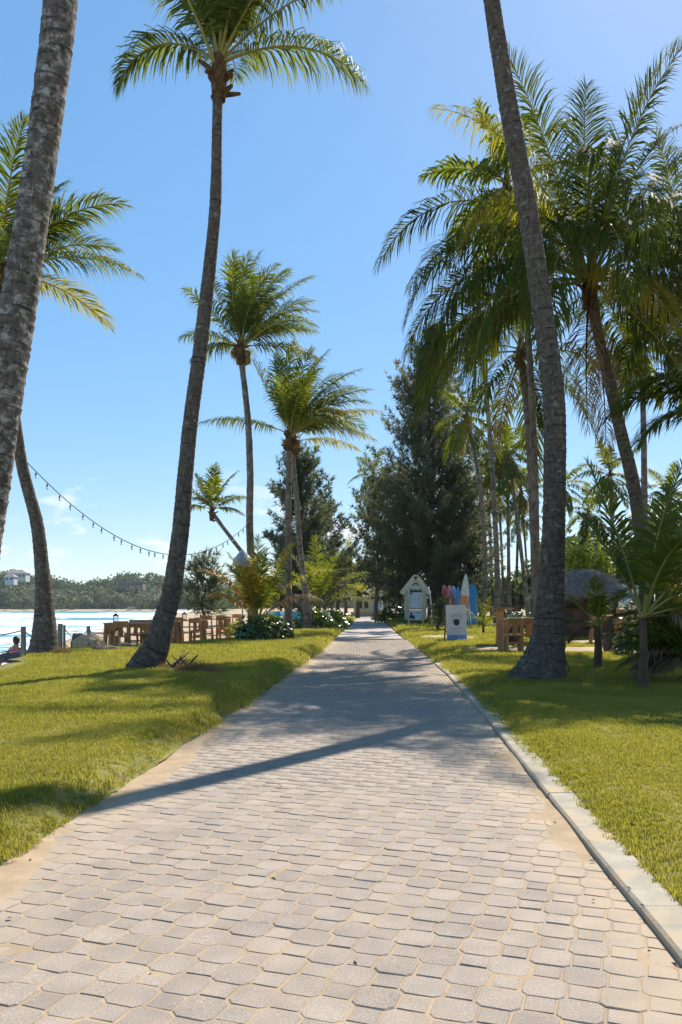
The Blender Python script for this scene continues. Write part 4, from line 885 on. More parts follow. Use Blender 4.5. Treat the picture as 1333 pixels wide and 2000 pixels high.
young('taller dark-stemmed young palm at the landward edge, fronds fanning over the thatched hut', 1256, 1356, 11.4,
      [dict(az=118, el=70, L=2.5, droop=.25, side=.4, hang=.15), dict(az=20, el=66, L=2.6, droop=.6, hang=.2), dict(az=0, el=50, L=2.2, droop=.9), dict(az=-20, el=40, L=2.0, droop=1.2), dict(az=60, el=56, L=2.2, droop=.8), dict(az=-80, el=62, L=1.5, droop=1.2), dict(az=-35, el=8, L=1.5, droop=1.2, leaf='leaf_dry', hang=1.2), dict(az=150, el=66, L=1.8, droop=.7, hang=.3), dict(az=40, el=74, L=2.4, droop=.4), dict(az=-10, el=20, L=1.7, droop=1.1)], 46, .98, ll=.55, lw=.036, nl=56, stemr=.055)
young('sprawling trunkless palm thicket with dry grey fronds at the landward edge', 1345, 1326, 12.6,
      [dict(az=a, el=e_, L=l_ * .62, droop=d_, leaf=lf, hang=.5) for a, e_, l_, d_, lf in ((175, 60, 2.0, 1.0, 'leaf'), (160, 40, 1.9, 1.3, 'leaf'), (190, 22, 1.5, 1.4, 'leaf_dry'), (205, 45, 1.6, 1.4, 'leaf'), (170, 10, 1.4, 1.0, 'leaf_dry'), (215, 10, 1.3, 1.0, 'leaf_dry'), (150, 74, 2.3, .7, 'leaf'), (100, 70, 2.2, .8, 'leaf'), (30, 60, 2.1, 1.0, 'leaf_warm'), (-40, 50, 1.7, 1.2, 'leaf'), (-90, 40, 1.4, 1.4, 'leaf'), (185, 72, 2.4, .8, 'leaf_warm'), (140, 20, 1.6, 1.2, 'leaf'), (165, 30, 1.8, 1.0, 'leaf'), (195, 55, 1.9, 1.2, 'leaf'), (180, -2, 1.2, .8, 'leaf_dry'), (200, 30, 1.7, 1.5, 'leaf_dry'), (170, 48, 2.0, 1.2, 'leaf'), (185, 35, 1.9, 1.3, 'leaf'), (210, 62, 1.8, 1.2, 'leaf'), (240, 40, 1.4, 1.5, 'leaf'), (160, 15, 1.8, 1.2, 'leaf'), (195, 8, 1.7, 1.3, 'leaf_dry'), (175, 80, 2.2, .6, 'leaf'), (225, 25, 1.3, 1.4, 'leaf_dry'))], 47, .3, ll=.42, lw=.035, nl=46)
young('young palm behind the dry thicket with a yellowing frond', 1375, 1300, 14.5,
      [dict(az=172, el=58, L=2.08, droop=.8), dict(az=185, el=40, L=1.92, droop=1.0), dict(az=160, el=74, L=2.24, droop=.5), dict(az=200, el=62, L=1.92, droop=1.0, leaf='leaf_orange'), dict(az=60, el=60, L=1.92, droop=.8), dict(az=-30, el=50, L=1.76, droop=1.2), dict(az=175, el=20, L=1.76, droop=1.0), dict(az=150, el=30, L=1.76, droop=1.0)], 48, .6, ll=.65, lw=.042, nl=48)

# ------------------------------------------------------------------ casuarinas and other trees
def casuarina(label, u, d, top_v, half_w, seed, leaf='needle', clear=.07, nb=210, lean=0.0, dens=1.0, power=.75, name='casuarina_tree', spray=.55, group=None):
    b = P(u, VH, d); z0 = GZ(b.x, d); H = CAM_H + (VH - top_v) / F_PX * d - z0
    e = empty(name, (b.x, d, z0), label, 'tree', group); r = np.random.default_rng(seed)
    mb = MB(); n = 10; rb = .012 * H + .06; tp = [(lean * H * (k / n) ** 1.5 + .15 * math.sin(k * 1.3 + seed), .1 * math.cos(k * 1.7), H * .97 * k / n - .1) for k in range(n + 1)]
    mb.tube(tp, [rb * (1 - .93 * k / n) * (1.3 if k == 0 else 1) for k in range(n + 1)], 9, jit=.05); mb.build('trunk', MT['twig'], e, smooth=True)
    br = MB(); P0s, Ds, Ss = [], [], []
    for i in range(nb):
        f = clear + (1 - clear) * (i + r.uniform(0, 1)) / nb; f = min(f, .99); zz = f * H * .97
        k = f * n; k0 = min(int(k), n - 1); t = k - k0; c = np.array(tp[k0]) * (1 - t) + np.array(tp[k0 + 1]) * t
        prof = half_w * ((1 - f) ** power * (.75 + .25 * math.sin(min(1, f * 5) * 1.57))) + .25
        Lb = prof * r.uniform(.6, 1.18); a = r.uniform(0, 6.283); e0 = r.uniform(.15, .75) + .5 * f
        D = np.array([math.cos(a) * math.cos(e0), math.sin(a) * math.cos(e0), math.sin(e0)]); p = c.copy(); m = 6; pl = [p.copy()]
        for q in range(m):
            D = D + np.array([.02, 0, .02 - .16 * (q / m) * (1 - f)]); D /= np.linalg.norm(D); p = p + D * Lb / m / max(.5, math.cos(e0) * .95); pl.append(p.copy())
        pl = np.array(pl); br.tube([tuple(x) for x in pl], [max(.008, .028 * (1 - q / 6.5) * Lb / 3) for q in range(m + 1)], 4, cap=False)
        ns = int(dens * (10 + 20 * Lb)); s = r.uniform(.12, 1, ns) ** .8; idx = s * m; i0 = np.minimum(idx.astype(int), m - 1); tt = (idx - i0)[:, None]
        pp = pl[i0] * (1 - tt) + pl[i0 + 1] * tt; dd = pl[i0 + 1] - pl[i0]; dd /= np.linalg.norm(dd, axis=1)[:, None]
        P0s.append(pp + r.normal(0, .10 + .12 * (1 - s)[:, None] * min(1.5, Lb * .5), (ns, 3))); Ds.append(dd); Ss.append(spray * (.7 + .3 * (1 - s)) * r.uniform(.6, 1.3, ns))
    br.build('branches', MT['twig'], e)
    P0 = np.concatenate(P0s); D0 = np.concatenate(Ds); S0 = np.concatenate(Ss); Vs = []
    for k in range(5):
        dv = D0 * .8 + r.normal(0, .55, D0.shape) + np.array([.05, 0, .25 if k < 3 else -.4]); dv /= np.linalg.norm(dv, axis=1)[:, None]
        w = np.cross(dv, r.normal(size=dv.shape)); w /= np.linalg.norm(w, axis=1)[:, None]; wd = r.uniform(.018, .042, len(dv))[:, None] * (d / 60) ** .5 * 1.15
        Vs.append(np.stack([P0 - w * wd, P0 + w * wd, P0 + dv * S0[:, None]], 1).reshape(-1, 3))
    V = np.concatenate(Vs); finish(np_mesh('crown', V, tris=np.arange(len(V)).reshape(-1, 3)), 'crown', MT[leaf], e)
    return e
casuarina('towering dark casuarina tree rising behind the surfboards and menu kiosk', 842, 60, 630, 5.7, 1, nb=380, dens=.6, power=.80, clear=.05)
casuarina('casuarina tree leaning out to seaward of the towering one over the path', 784, 63, 930, 3.8, 2, nb=110, lean=-.06, dens=.5, clear=.10, power=.55)
casuarina('broad lower casuarina tree with hazy needles over the path bend', 738, 68, 945, 3.6, 3, nb=110, dens=.5, clear=.2, power=.45, leaf='needle2')
casuarina('low casuarina tree filling in to landward of the towering one', 892, 61, 930, 3.0, 4, nb=150, dens=.75, clear=.06, power=.55)
casuarina('bushy casuarina tree behind the twin-trunk palms on the seaward side', 588, 62, 880, 3.2, 5, nb=170, dens=.7, clear=.06, power=.5, leaf='needle2')
casuarina('wispy young casuarina tree beyond the dining tables by the sea', 398, 42, 1098, 1.15, 6, nb=44, dens=.42, clear=.15, power=.45, leaf='needle2', spray=.6)
casuarina('rounded casuarina tree at the seaward side of the far path', 632, 84, 985, 3.4, 7, nb=110, dens=.7, clear=.08, power=.4, leaf='needle2')

def broad_tree(label, u, d, top_v, rad, seed, leaf='tree_leaf', size=.32, n=900, group=None, name='broadleaf_tree', cat='tree', bare=.35):
    b = P(u, VH, d); z0 = GZ(b.x, d) if d < 100 else 0; H = CAM_H + (VH - top_v) / F_PX * d - z0
    e = empty(name, (b.x, d, z0), label, cat, group); r = random.Random(seed)
    mb = MB(); cs, rs = [], []; th = H * bare
    mb.tube([(0, 0, -.1), (r.uniform(-.1, .1), 0, th * .5), (r.uniform(-.2, .2), r.uniform(-.2, .2), th)], [.06 * H ** .7, .045 * H ** .7, .035 * H ** .7], 8, jit=.08)
    k = 9
    for i in range(k):
        a = i * 2.4 + seed; rr = rad * r.uniform(.25, .75); zz = th + (H - th) * r.uniform(.25, .8); c = (math.cos(a) * rr, math.sin(a) * rr, zz)
        mb.tube([(0, 0, th * .9), (c[0] * .5, c[1] * .5, (th + zz) / 2 + .1), c], [.022 * H ** .7, .015 * H ** .7, .006 * H ** .7], 5); cs.append(c); s = rad * r.uniform(.35, .6); rs.append((s, s, s * .75))
    mb.build('trunk', MT['twig'], e)
    V, T = leaf_cloud(cs, rs, [n // k] * k, size, seed); finish(np_mesh('crown', V, tris=T), 'crown', MT[leaf], e); return e
BG = 'trees closing off the grove behind the lawn'
for k, (u, d, tv, rad, lf) in enumerate(((1010, 96, 1128, 4.5, 'tree_leaf'), (965, 92, 1135, 4.2, 'tree_leaf'), (1060, 90, 1110, 5, 'tree_leaf'), (1120, 78, 1040, 5, 'tree_leaf'), (1165, 74, 1060, 4.6, 'tree_leaf'), (1225, 70, 1045, 4.8, 'tree_leaf'), (1290, 66, 1010, 5.2, 'tree_leaf'), (1345, 62, 1000, 5, 'tree_leaf'), (1105, 62, 1075, 3.4, 'needle2'), (925, 100, 1140, 4, 'tree_leaf'), (1400, 60, 1000, 5, 'tree_leaf'))):
    broad_tree('leafy broad-crowned tree closing off the grove behind the lawn', u, d, tv, rad, 70 + k, lf, size=.45, n=1300, group=BG, bare=.22)
for k, (u, d, tv, rad) in enumerate(((600, 110, 1105, 4.5), (650, 118, 1085, 5.5), (705, 128, 1100, 5), (760, 122, 1090, 5), (550, 112, 1125, 4.2), (500, 130, 1130, 5))):
    broad_tree('leafy tree in the hazy wood beyond the end of the path', u, d, tv, rad, 90 + k, 'tree_leaf', size=.5, n=1200, group='trees beyond the end of the path', bare=.2)
broad_tree('bright yellow-green bush on the roof line of the thatched hut', 1146, 31, 1064, 1.05, 110, 'bush_y', size=.13, n=1700, name='flowering_bush', cat='bush', bare=.6)

def shrub(label, u, d, w, h, dep, seed, leaf='grape', size=.15, n=650, group=None, name='broadleaf_shrub', flowers=None):
    b = P(u, VH, d); z0 = GZ(b.x, d); e = empty(name, (b.x, d, z0), label, 'shrub', group); r = np.random.default_rng(seed)
    mb = MB(); rr = random.Random(seed)
    for i in range(9):
        a = rr.uniform(0, 6.283); mb.tube([(0, 0, -.05), (math.cos(a) * w * .2, math.sin(a) * dep * .2, h * .4), (math.cos(a) * w * .4, math.sin(a) * dep * .4, h * .75)], [.025, .018, .008], 5)
    mb.build('stems', MT['twig'], e)
    th = r.uniform(0, 6.283, n); ph = np.arcsin(r.uniform(-.05, 1, n)); q = r.uniform(.5, 1, n) ** .4 * (1 + .16 * np.sin(th * 5 + seed) * np.cos(ph * 4))
    c = np.stack([np.cos(th) * np.cos(ph) * w / 2 * q, np.sin(th) * np.cos(ph) * dep / 2 * q, np.maximum(.04, np.sin(ph) * h * q)], 1)
    nrm = np.stack([np.cos(th) * np.cos(ph), np.sin(th) * np.cos(ph), np.sin(ph) + .5], 1) + r.normal(0, .45, (n, 3)); nrm /= np.linalg.norm(nrm, axis=1)[:, None]
    a = np.cross(nrm, r.normal(size=(n, 3))); a /= np.linalg.norm(a, axis=1)[:, None]; bb = np.cross(nrm, a); s = size * r.uniform(.55, 1.15, n)[:, None] * .5
    k = 6; vs_ = [c + nrm * s * .15]
    for i in range(k):
        t = 2 * math.pi * i / k; vs_.append(c + a * s * math.cos(t) * 1.1 + bb * s * math.sin(t) * .9)
    V = np.stack(vs_, 1).reshape(-1, 3); b0 = np.arange(n) * 7; T = np.concatenate([np.stack([b0, b0 + 1 + i, b0 + 1 + (i + 1) % k], 1) for i in range(k)])
    finish(np_mesh('leaves', V, tris=T), 'leaves', MT[leaf], e, smooth=True)
    return e
shrub('big mound of round glossy sea-grape leaves at the foot of the orange-tinged young palm', 517, 25.6, 1.95, .82, 1.4, 1, n=900)
shrub('glossy shrub with pale shining leaves at the foot of the wide-crowned palm', 613, 37.5, 2.2, .95, 1.3, 2, n=800)
shrub('rounded dark shrub at the very edge of the path', 655, 40, 1.35, .95, 1.4, 3, n=600)
shrub('low green ground shrub round the umbrella foot', 470, 29.5, 1.2, .55, 1.0, 4, n=350, leaf='bush_y', size=.1)
shrub('dark hedge clump to landward of the path before the kiosk', 772, 62, 2.6, 1.25, 1.8, 5, n=900, size=.2)
shrub('low leafy border growing under the menu kiosk', 815, 52.0, 2.6, .45, .9, 6, n=700, leaf='bush_y', size=.14)
shrub('white-flecked low shrub beside the menu kiosk post', 786, 55, 1.4, .45, .9, 7, n=350, leaf='bush_y', size=.13)
shrub('dark leafy shrub behind the sandy dining area', 1085, 32, 2.4, 1.3, 1.6, 8, n=900, leaf='tree_leaf', size=.16)
shrub('dim thicket under the huge drooping palm', 1330, 19, 3.2, 1.5, 2.4, 9, n=1500, leaf='tree_leaf', size=.16)
shrub('leafy shrub beside the small palm at the grove edge', 1010, 40, 1.6, .8, 1.2, 10, n=500, leaf='tree_leaf', size=.15)
shrub('shrubbery closing the gap between path and kiosk', 748, 74, 2.2, 1.0, 1.5, 11, n=500, leaf='tree_leaf', size=.2)

# ------------------------------------------------------------------ the dining area by the sea
def plank_top(mb, w, d, z, th, n):
    for k in range(n): mb.box((0, -d / 2 + d * (k + .5) / n, z), (w, d / n - .006, th), bev=.004)
def table(label, x, y, rz, w=1.3, d=.8, h=.78, group=None, arched=True):
    z0 = GZ(x, y) if y < 22 else -.05; z0 = max(z0, -.06)
    e = empty('dining_table', (x, y, z0), label, 'table', group, rz)
    n = 5
    for k in range(n):
        mb = MB(); mb.box((0, -d / 2 + d * (k + .5) / n, h - .02), (w, d / n - .006, .04), bev=.004); mb.build('plank', MT['wood'], e)
    for sx in (-1, 1):
        for sy in (-1, 1):
            mb = MB(); mb.bar((sx * (w / 2 - .07), sy * (d / 2 - .07), h - .04), (sx * (w / 2 - .03), sy * (d / 2 - .05), 0), .10); mb.build('leg', MT['wood'], e)
    def apron(length, place):
        mb = MB(); L = length / 2; m = 12; vv = []; ff = []
        for i in range(m + 1):
            x_ = -L + 2 * L * i / m; q = abs(x_) / L; low = h - .13 - .22 * max(0, (q - .45) / .55) ** 2
            for t in (-.014, .014): vv += [(x_, t, h - .045), (x_, t, low)]
        for i in range(m):
            a = i * 4; b = a + 4; ff += [(a, b, b + 1, a + 1), (a + 2, a + 3, b + 3, b + 2), (a + 1, b + 1, b + 3, a + 3), (a, a + 2, b + 2, b)]
        mb.add([place(*p) for p in vv], ff); mb.build('apron', MT['wood'], e)
    for s in (-1, 1) if arched else ():
        apron(w - .24, lambda a, b, c, s=s: (a, s * (d / 2 - .06) + b, c)); apron(d - .24, lambda a, b, c, s=s: (s * (w / 2 - .06) + b, a, c))
    return e
def chair(label, x, y, rz, h=.86, group=None, z=None):
    z0 = (GZ(x, y) if y < 22 else -.05) if z is None else z; z0 = max(z0, -.06)
    e = empty('dining_chair', (x, y, z0), label, 'chair', group, rz)
    mb = MB(); mb.box((0, 0, .44), (.42, .42, .045), bev=.006); mb.build('seat', MT['wood'], e)
    for sx in (-1, 1):
        mb = MB(); mb.bar((sx * .17, -.17, .42), (sx * .19, -.20, 0), .055); mb.build('leg', MT['wood'], e)
        mb = MB(); mb.bar((sx * .185, .18, 0), (sx * .18, .18, .44), .055); mb.bar((sx * .18, .18, .44), (sx * .18, .25, h), .05); mb.build('leg', MT['wood'], e)
    mb = MB(); mb.box((0, .24, h - .08), (.40, .03, .16), Euler((R(-9), 0, 0)), bev=.005); mb.build('backrest', MT['wood'], e)
    mb = MB(); mb.box((0, .21, .58), (.12, .022, .26), Euler((R(-9), 0, 0))); mb.build('back_slat', MT['wood'], e)
    mb = MB(); mb.box((0, -.18, .22), (.36, .025, .04)); mb.box((0, .18, .25), (.36, .025, .04)); mb.build('stretcher', MT['wood'], e)
    return e
def lantern(label, x, y, z, rz=.3, s=1.0):
    e = empty('lantern', (x, y, z), label, 'lantern', 'lanterns on the dining tables', rz); e.scale = (s,) * 3
    mb = MB(); mb.box((0, 0, .012), (.15, .15, .024))
    for a in (-1, 1):
        for b in (-1, 1): mb.box((a * .062, b * .062, .10), (.014, .014, .16))
    mb.build('frame', MT['wire'], e)
    mb = MB(); mb.box((0, 0, .10), (.11, .11, .148)); mb.build('glass', MT['glass'], e)
    mb = MB(); mb.add([(-.1, -.1, .18), (.1, -.1, .18), (.1, .1, .18), (-.1, .1, .18), (0, 0, .275)], [(3, 2, 1, 0), (0, 1, 4), (1, 2, 4), (2, 3, 4), (3, 0, 4)]); mb.tube([(-.02, 0, .27), (-.02, 0, .305), (.02, 0, .305), (.02, 0, .27)], .005, 5); mb.build('roof', MT['wire'], e)
def glass_material():
    m, nt, b = new_mat('lantern_glass'); b.inputs["Base Color"].default_value = (.8, .85, .85, 1); b.inputs["Roughness"].default_value = .05; b.inputs["Transmission Weight"].default_value = .9; b.inputs["IOR"].default_value = 1.3
    return m
MT['glass'] = glass_material()
def seaz(x, y): return -.05
T1 = (gx(251, 23), 23.2)
table('arched-apron wooden table on the sea edge beside the pale rock', T1[0], T1[1], R(4), 1.32, .85, .80)
chair('wooden chair with its back to the lawn at the table by the pale rock', gx(238, 22.4), 22.45, R(180 + 6))
chair('wooden chair on the far side of the table by the pale rock', gx(262, 24.0), 23.95, R(-4))
lantern('small black lantern on the table by the pale rock', T1[0] - .38, T1[1] - .1, .75)
g_tab, g_ch = 'tables in the row along the sea', 'chairs crowded round the row of tables along the sea'
spots = [(318, 25.6, 3), (372, 28.0, 8), (424, 31.5, 10), (450, 37, 12)]
for k, (u, d, a) in enumerate(spots):
    who = ['lantern table right behind the tall leaning palm', 'lantern table below the wispy casuarina', 'table in the row nearest the folded umbrella', 'last table of the row along the sea'][k]
    x = gx(u, d); table('wooden ' + who, x, d, R(a), 1.05, .8, .80, g_tab, False)
    for cx, cy, ca in ((-.30, -.66, 180), (.32, -.60, 170), (.25, .62, -3)):
        chair('wooden chair on the ' + ('lawn' if cy < 0 else 'sea') + ' side of the ' + who, x + cx + rng.uniform(-.05, .05), d + cy, R(a + ca + rng.uniform(-8, 8)), rng.uniform(.84, .92), g_ch)
    if k in (0, 1): lantern('small black lantern on the ' + who.replace('lantern ', ''), x + (.3 if k == 0 else -.2), d, .75)
# loungers and cushions farther on
def lounger(label, x, y, rz, cush):
    e = empty('sun_lounger', (x, y, max(GZ(x, y), 0) - .05), label, 'sun lounger', 'sun loungers among the palms by the sea', rz)
    mb = MB()
    for s in (-1, 1): mb.bar((s * .3, -.9, .3), (s * .3, .9, .3), .06)
    for k in range(8): mb.box((0, -.8 + k * .2, .32), (.6, .08, .025))
    mb.build('frame', MT['wood_dark'], e)
    for sx in (-1, 1):
        for sy in (-.8, .8): mb = MB(); mb.box((sx * .28, sy, .14), (.06, .06, .28)); mb.build('leg', MT['wood_dark'], e)
    mb = MB(); mb.box((0, -.3, .39), (.58, 1.2, .09), bev=.03); mb.box((0, .58, .60), (.58, .75, .09), Euler((R(38), 0, 0)), bev=.03); mb.build('mattress', MT[cush], e, smooth=False)
MT['teal'] = flat_mat('teal_cloth', (.05, .33, .38), .85)
MT['teal2'] = flat_mat('blue_grey_cloth', (.16, .28, .36), .85)
for u, d, a, c in ((545, 44, 20, 'teal'), (560, 47, 25, 'teal2'), (583, 46, 18, 'teal'), (640, 56, 30, 'teal'), (655, 60, 28, 'teal2'), (575, 52, 22, 'teal2')): lounger('low wooden sun lounger with %s mattress among the palms by the sea' % ('bright teal' if c == 'teal' else 'dull blue-grey'), gx(u, d), d, R(a), c)
for u, d, a in ((508, 38, 10), (528, 40, 190), (520, 43, 5)): chair('dark wooden chair in the shade behind the umbrella', gx(u, d), d, R(a), .9, 'shaded chairs behind the umbrella')

def umbrella():
    d = 28; b = P(474, VH, d); e = empty('patio_umbrella', (b.x, d, -.05), 'folded pale grey patio umbrella standing by the orange-tinged young palm', 'umbrella')
    mb = MB(); mb.tube([(0, 0, 0), (0, 0, 3.12)], .028, 8); mb.build('pole', MT['pole_pale'], e)
    mb = MB(); mb.lathe([(.26, 0), (.26, .06), (.06, .1), (.04, .3)], 16); mb.build('base', MT['pole_pale'], e)
    n = 16; prof = [(.10, 1.85), (.17, 2.05), (.19, 2.3), (.20, 2.55), (.29, 2.72), (.27, 2.85), (.15, 3.02), (.03, 3.16)]; vv = []; ff = []
    for j, (r_, z) in enumerate(prof):
        for k in range(n * 2):
            a = math.pi * k / n; q = r_ * (1.12 if k % 2 else .74) * (1 + .06 * math.sin(k * 3.1 + j)); vv.append((math.cos(a) * q - .04 * (z < 2.4), math.sin(a) * q, z + .04 * math.sin(k * 1.7)))
    for j in range(len(prof) - 1):
        for k in range(2 * n): ff.append((j * 2 * n + k, j * 2 * n + (k + 1) % (2 * n), (j + 1) * 2 * n + (k + 1) % (2 * n), (j + 1) * 2 * n + k))
    mb = MB(); mb.add(vv, ff); mb.build('canopy', MT['canvas'], e, smooth=True)
    mb = MB(); mb.tube([(math.cos(k * .524) * .2, math.sin(k * .524) * .2, 2.42) for k in range(13)], .015, 5, cap=False); mb.build('strap', MT['canvas'], e)
MT['pole_pale'] = flat_mat('pale_pole', (.55, .55, .52), .5)
MT['canvas'] = noise_mat('grey_canvas', (.42, .41, .44), (.55, .54, .56), 3, .9, .3, 20)
umbrella()

# rope fence on the sea edge
posts = [(-70, 1290, 18.6, .82, .11, 0), (46, 1283, 19.8, .84, .13, 0), (117, 1271, 22.0, .86, .14, 1), (126, 1271, 22.4, .82, .07, 0), (177, 1262, 24.2, .75, .12, -5), (232, 1258, 26.0, .72, .11, 2), (300, 1250, 28.5, .7, .11, 0)]
tops = []
flabels = ['weathered fence post out at the near end of the rope fence', 'weathered round post of the rope fence by the person in pink', 'broad sunlit fence post right behind the string-light palm', 'thin dark fence post beside the broad sunlit one', 'leaning fence post just behind the pale rock', 'fence post seen under the arched-apron table', 'fence post behind the row of tables']
for k, (u, v, d, h, dia, ln) in enumerate(posts):
    b = P(u, v, d); x = b.x; z0 = -.12; e = tag(MB().tube([(0, 0, -.3), (math.sin(R(ln)) * h * .5, 0, h * .5), (math.sin(R(ln)) * h, 0, h)], [dia / 2, dia / 2, dia / 2 * .95], 12, jit=.04).build('fence_post', MT['wood_grey'], None, (x, d, z0), smooth=False), flabels[k], 'post', 'posts of the rope fence')
    tops.append((Vector((x + math.sin(R(ln)) * h, d, z0 + h)), Vector((x, d, z0 + h * .5))))
for lev in range(2):
    for k in range(len(tops) - 1):
        if k == 2: continue
        a, c = tops[k][lev].copy(), tops[k + 1][lev].copy(); a.z -= .08; c.z -= .08
        pts = [a.lerp(c, t / 12) - Vector((0, 0, (.28 if (c - a).length > 1.5 else .1) * 4 * (t / 12) * (1 - t / 12))) for t in range(13)]
        o = MB().tube(pts, .014, 6).build('fence_rope', MT['rope'], None); tag(o, ['upper', 'lower'][lev] + ' slack grey rope of the sea fence, ' + ['near the person in pink', 'behind the string-light palm', '', 'above the pale rock', 'behind the pale rock and first table', 'behind the row of tables'][k], 'rope', 'ropes of the sea fence')

# string lights from palm to palm
def string_lights():
    a, c = P(44, 893, 18.05), P(486, 1022, 29.85); e = empty('string_lights', a, 'black cable of hanging light bulbs strung between two palms by the sea', 'string lights')
    def at(t): return a.lerp(c, t) - Vector((0, 0, 1.62 * 4 * t * (1 - t))) - a
    mb = MB(); mb.tube([at(t / 60) for t in range(61)], .011, 5); mb.tube([at(0) + Vector((.13 * math.cos(k * .6) - .16, .13 * math.sin(k * .6), .01 * math.sin(k))) for k in range(11)], .011, 5, cap=False); mb.tube([at(1), at(1) + Vector((.02, 0, -.5)), at(1) + Vector((.03, 0, -.9))], .009, 5); mb.build('cable', MT['wire'], e)
    n = 27
    for k in range(n):
        t = .02 + .96 * (k + .5 + rng.uniform(-.18, .18)) / n; p = at(t)
        b = MB(); b.tube([p, p - Vector((0, 0, .045))], .006, 5); b.lathe([(.014, -.095), (.02, -.085), (.02, -.045), (.012, -.04)], 8, tuple(p)); s = b.build('lamp_socket', MT['wire'], e)
        b = MB(); b.lathe([(.004, -.165), (.02, -.15), (.026, -.128), (.02, -.105), (.012, -.095)], 8, tuple(p)); g = b.build('bulb', MT['glass'], s, smooth=True)
string_lights()

# rocks, driftwood, dry grass
def rock(label, x, y, z, sx, sy, sz, seed, m):
    bm = bmesh.new(); bmesh.ops.create_icosphere(bm, subdivisions=4, radius=1); r = random.Random(seed)
    V = np.array([v.co[:] for v in bm.verts]); a = fbm(V[:, 0] * 1.6 + seed, V[:, 1] * 1.6 + V[:, 2] * 2.1, 4); b = fbm(V[:, 2] * 5 + seed, V[:, 0] * 5 + V[:, 1] * 4, 3)
    k = .75 + .6 * (a - .2) + .12 * (b - .5); V = V * k[:, None]; V = np.sign(V) * np.abs(V) ** .8
    for v, p in zip(bm.verts, V): v.co = Vector((p[0] * sx, p[1] * sy, max(-.35, p[2]) * sz))
    me = bpy.data.meshes.new('rock'); bm.to_mesh(me); bm.free(); o = finish(me, 'rock', MT[m], None, (x, y, z), True, rot=(0, 0, r.uniform(-.2, .2))); tag(o, label, 'rock')
rock('pale tan boulder with a rough top between fence and table', gx(174, 21), 21, .12, .42, .34, .36, 3, 'rock')
rock('flat dark boulder lying in front of the pale one', gx(207, 19.6), 19.6, .08, .34, .28, .2, 5, 'rock_dark')
rock('dark low boulder under the first dining table', gx(248, 21), 21.0, .06, .36, .3, .2, 9, 'rock_dark')
rock('dark rocks at the top of the beach near the person in pink', gx(20, 20.5), 21.0, -.15, .55, .4, .18, 12, 'rock_dark')
rock('jagged sea rock behind the pale boulder', gx(155, 22), 22.0, .15, .2, .2, .38, 14, 'rock_dark')

def twig_heap(label, x, y, n, s, seed, mat, name, cat, h=.25, w=.012):
    r = random.Random(seed); mb = MB(); z0 = GZ(x, y)
    for i in range(n):
        a = r.uniform(0, 6.283); p0 = Vector((r.uniform(-s, s), r.uniform(-s * .7, s * .7), .01)); d = Vector((math.cos(a), math.sin(a), r.uniform(.0, 1.2))) * r.uniform(.5, 1) * h
        mb.tube([p0, p0 + d * .5 + Vector((0, 0, .02)), p0 + d], [w, w * .8, w * .3], 5)
    tag(mb.build(name, MT[mat], None, (x, y, z0)), label, cat)
twig_heap('dark tangle of driftwood and husks by the tall leaning palm', gx(348, 13.6), 13.7, 34, .15, 4, 'wood_dark', 'driftwood', 'driftwood', .26, .016)
def dry_tuft(label, x, y, n, rad, h, seed, mat='grass_dry'):
    r = np.random.default_rng(seed); z0 = GZ(x, y); a = r.uniform(0, 6.283, n); q = rad * np.sqrt(r.uniform(0, 1, n)); p = np.stack([np.cos(a) * q, np.sin(a) * q * .8, 0 * q], 1)
    d = r.normal(0, .45, (n, 3)); d[:, 2] = 1; d /= np.linalg.norm(d, axis=1)[:, None]; L = h * r.uniform(.4, 1, n)[:, None] * (1 - .55 * (q / rad)[:, None]); w = np.cross(d, r.normal(size=(n, 3))); w /= np.linalg.norm(w, axis=1)[:, None]; w *= .005
    V = np.stack([p - w, p + w, p + d * L], 1).reshape(-1, 3); o = finish(np_mesh('dry_grass_tuft', V, tris=np.arange(len(V)).reshape(-1, 3)), 'dry_grass_tuft', MT[mat], None, (x, y, z0)); tag(o, label, 'dry grass')
dry_tuft('brown dry bush of withered grass beside the driftwood', gx(385, 13.2), 13.2, 1500, .36, .30, 1)
dry_tuft('second brown withered grass clump farther from the driftwood', gx(410, 12.9), 12.9, 900, .26, .2, 2)
dry_tuft('straw-coloured tuft growing at the foot of the string-light palm', gx(119, 18), 18.0, 700, .2, .34, 3)
dry_tuft('dry straw fringe at the foot of the tall leaning palm', gx(318, 13.9), 13.95, 500, .22, .16, 4)

dry_tuft('fringe of dry grass round the foot of the stout flared palm', gx(1055, 12.5), 12.45, 900, .62, .14, 6)

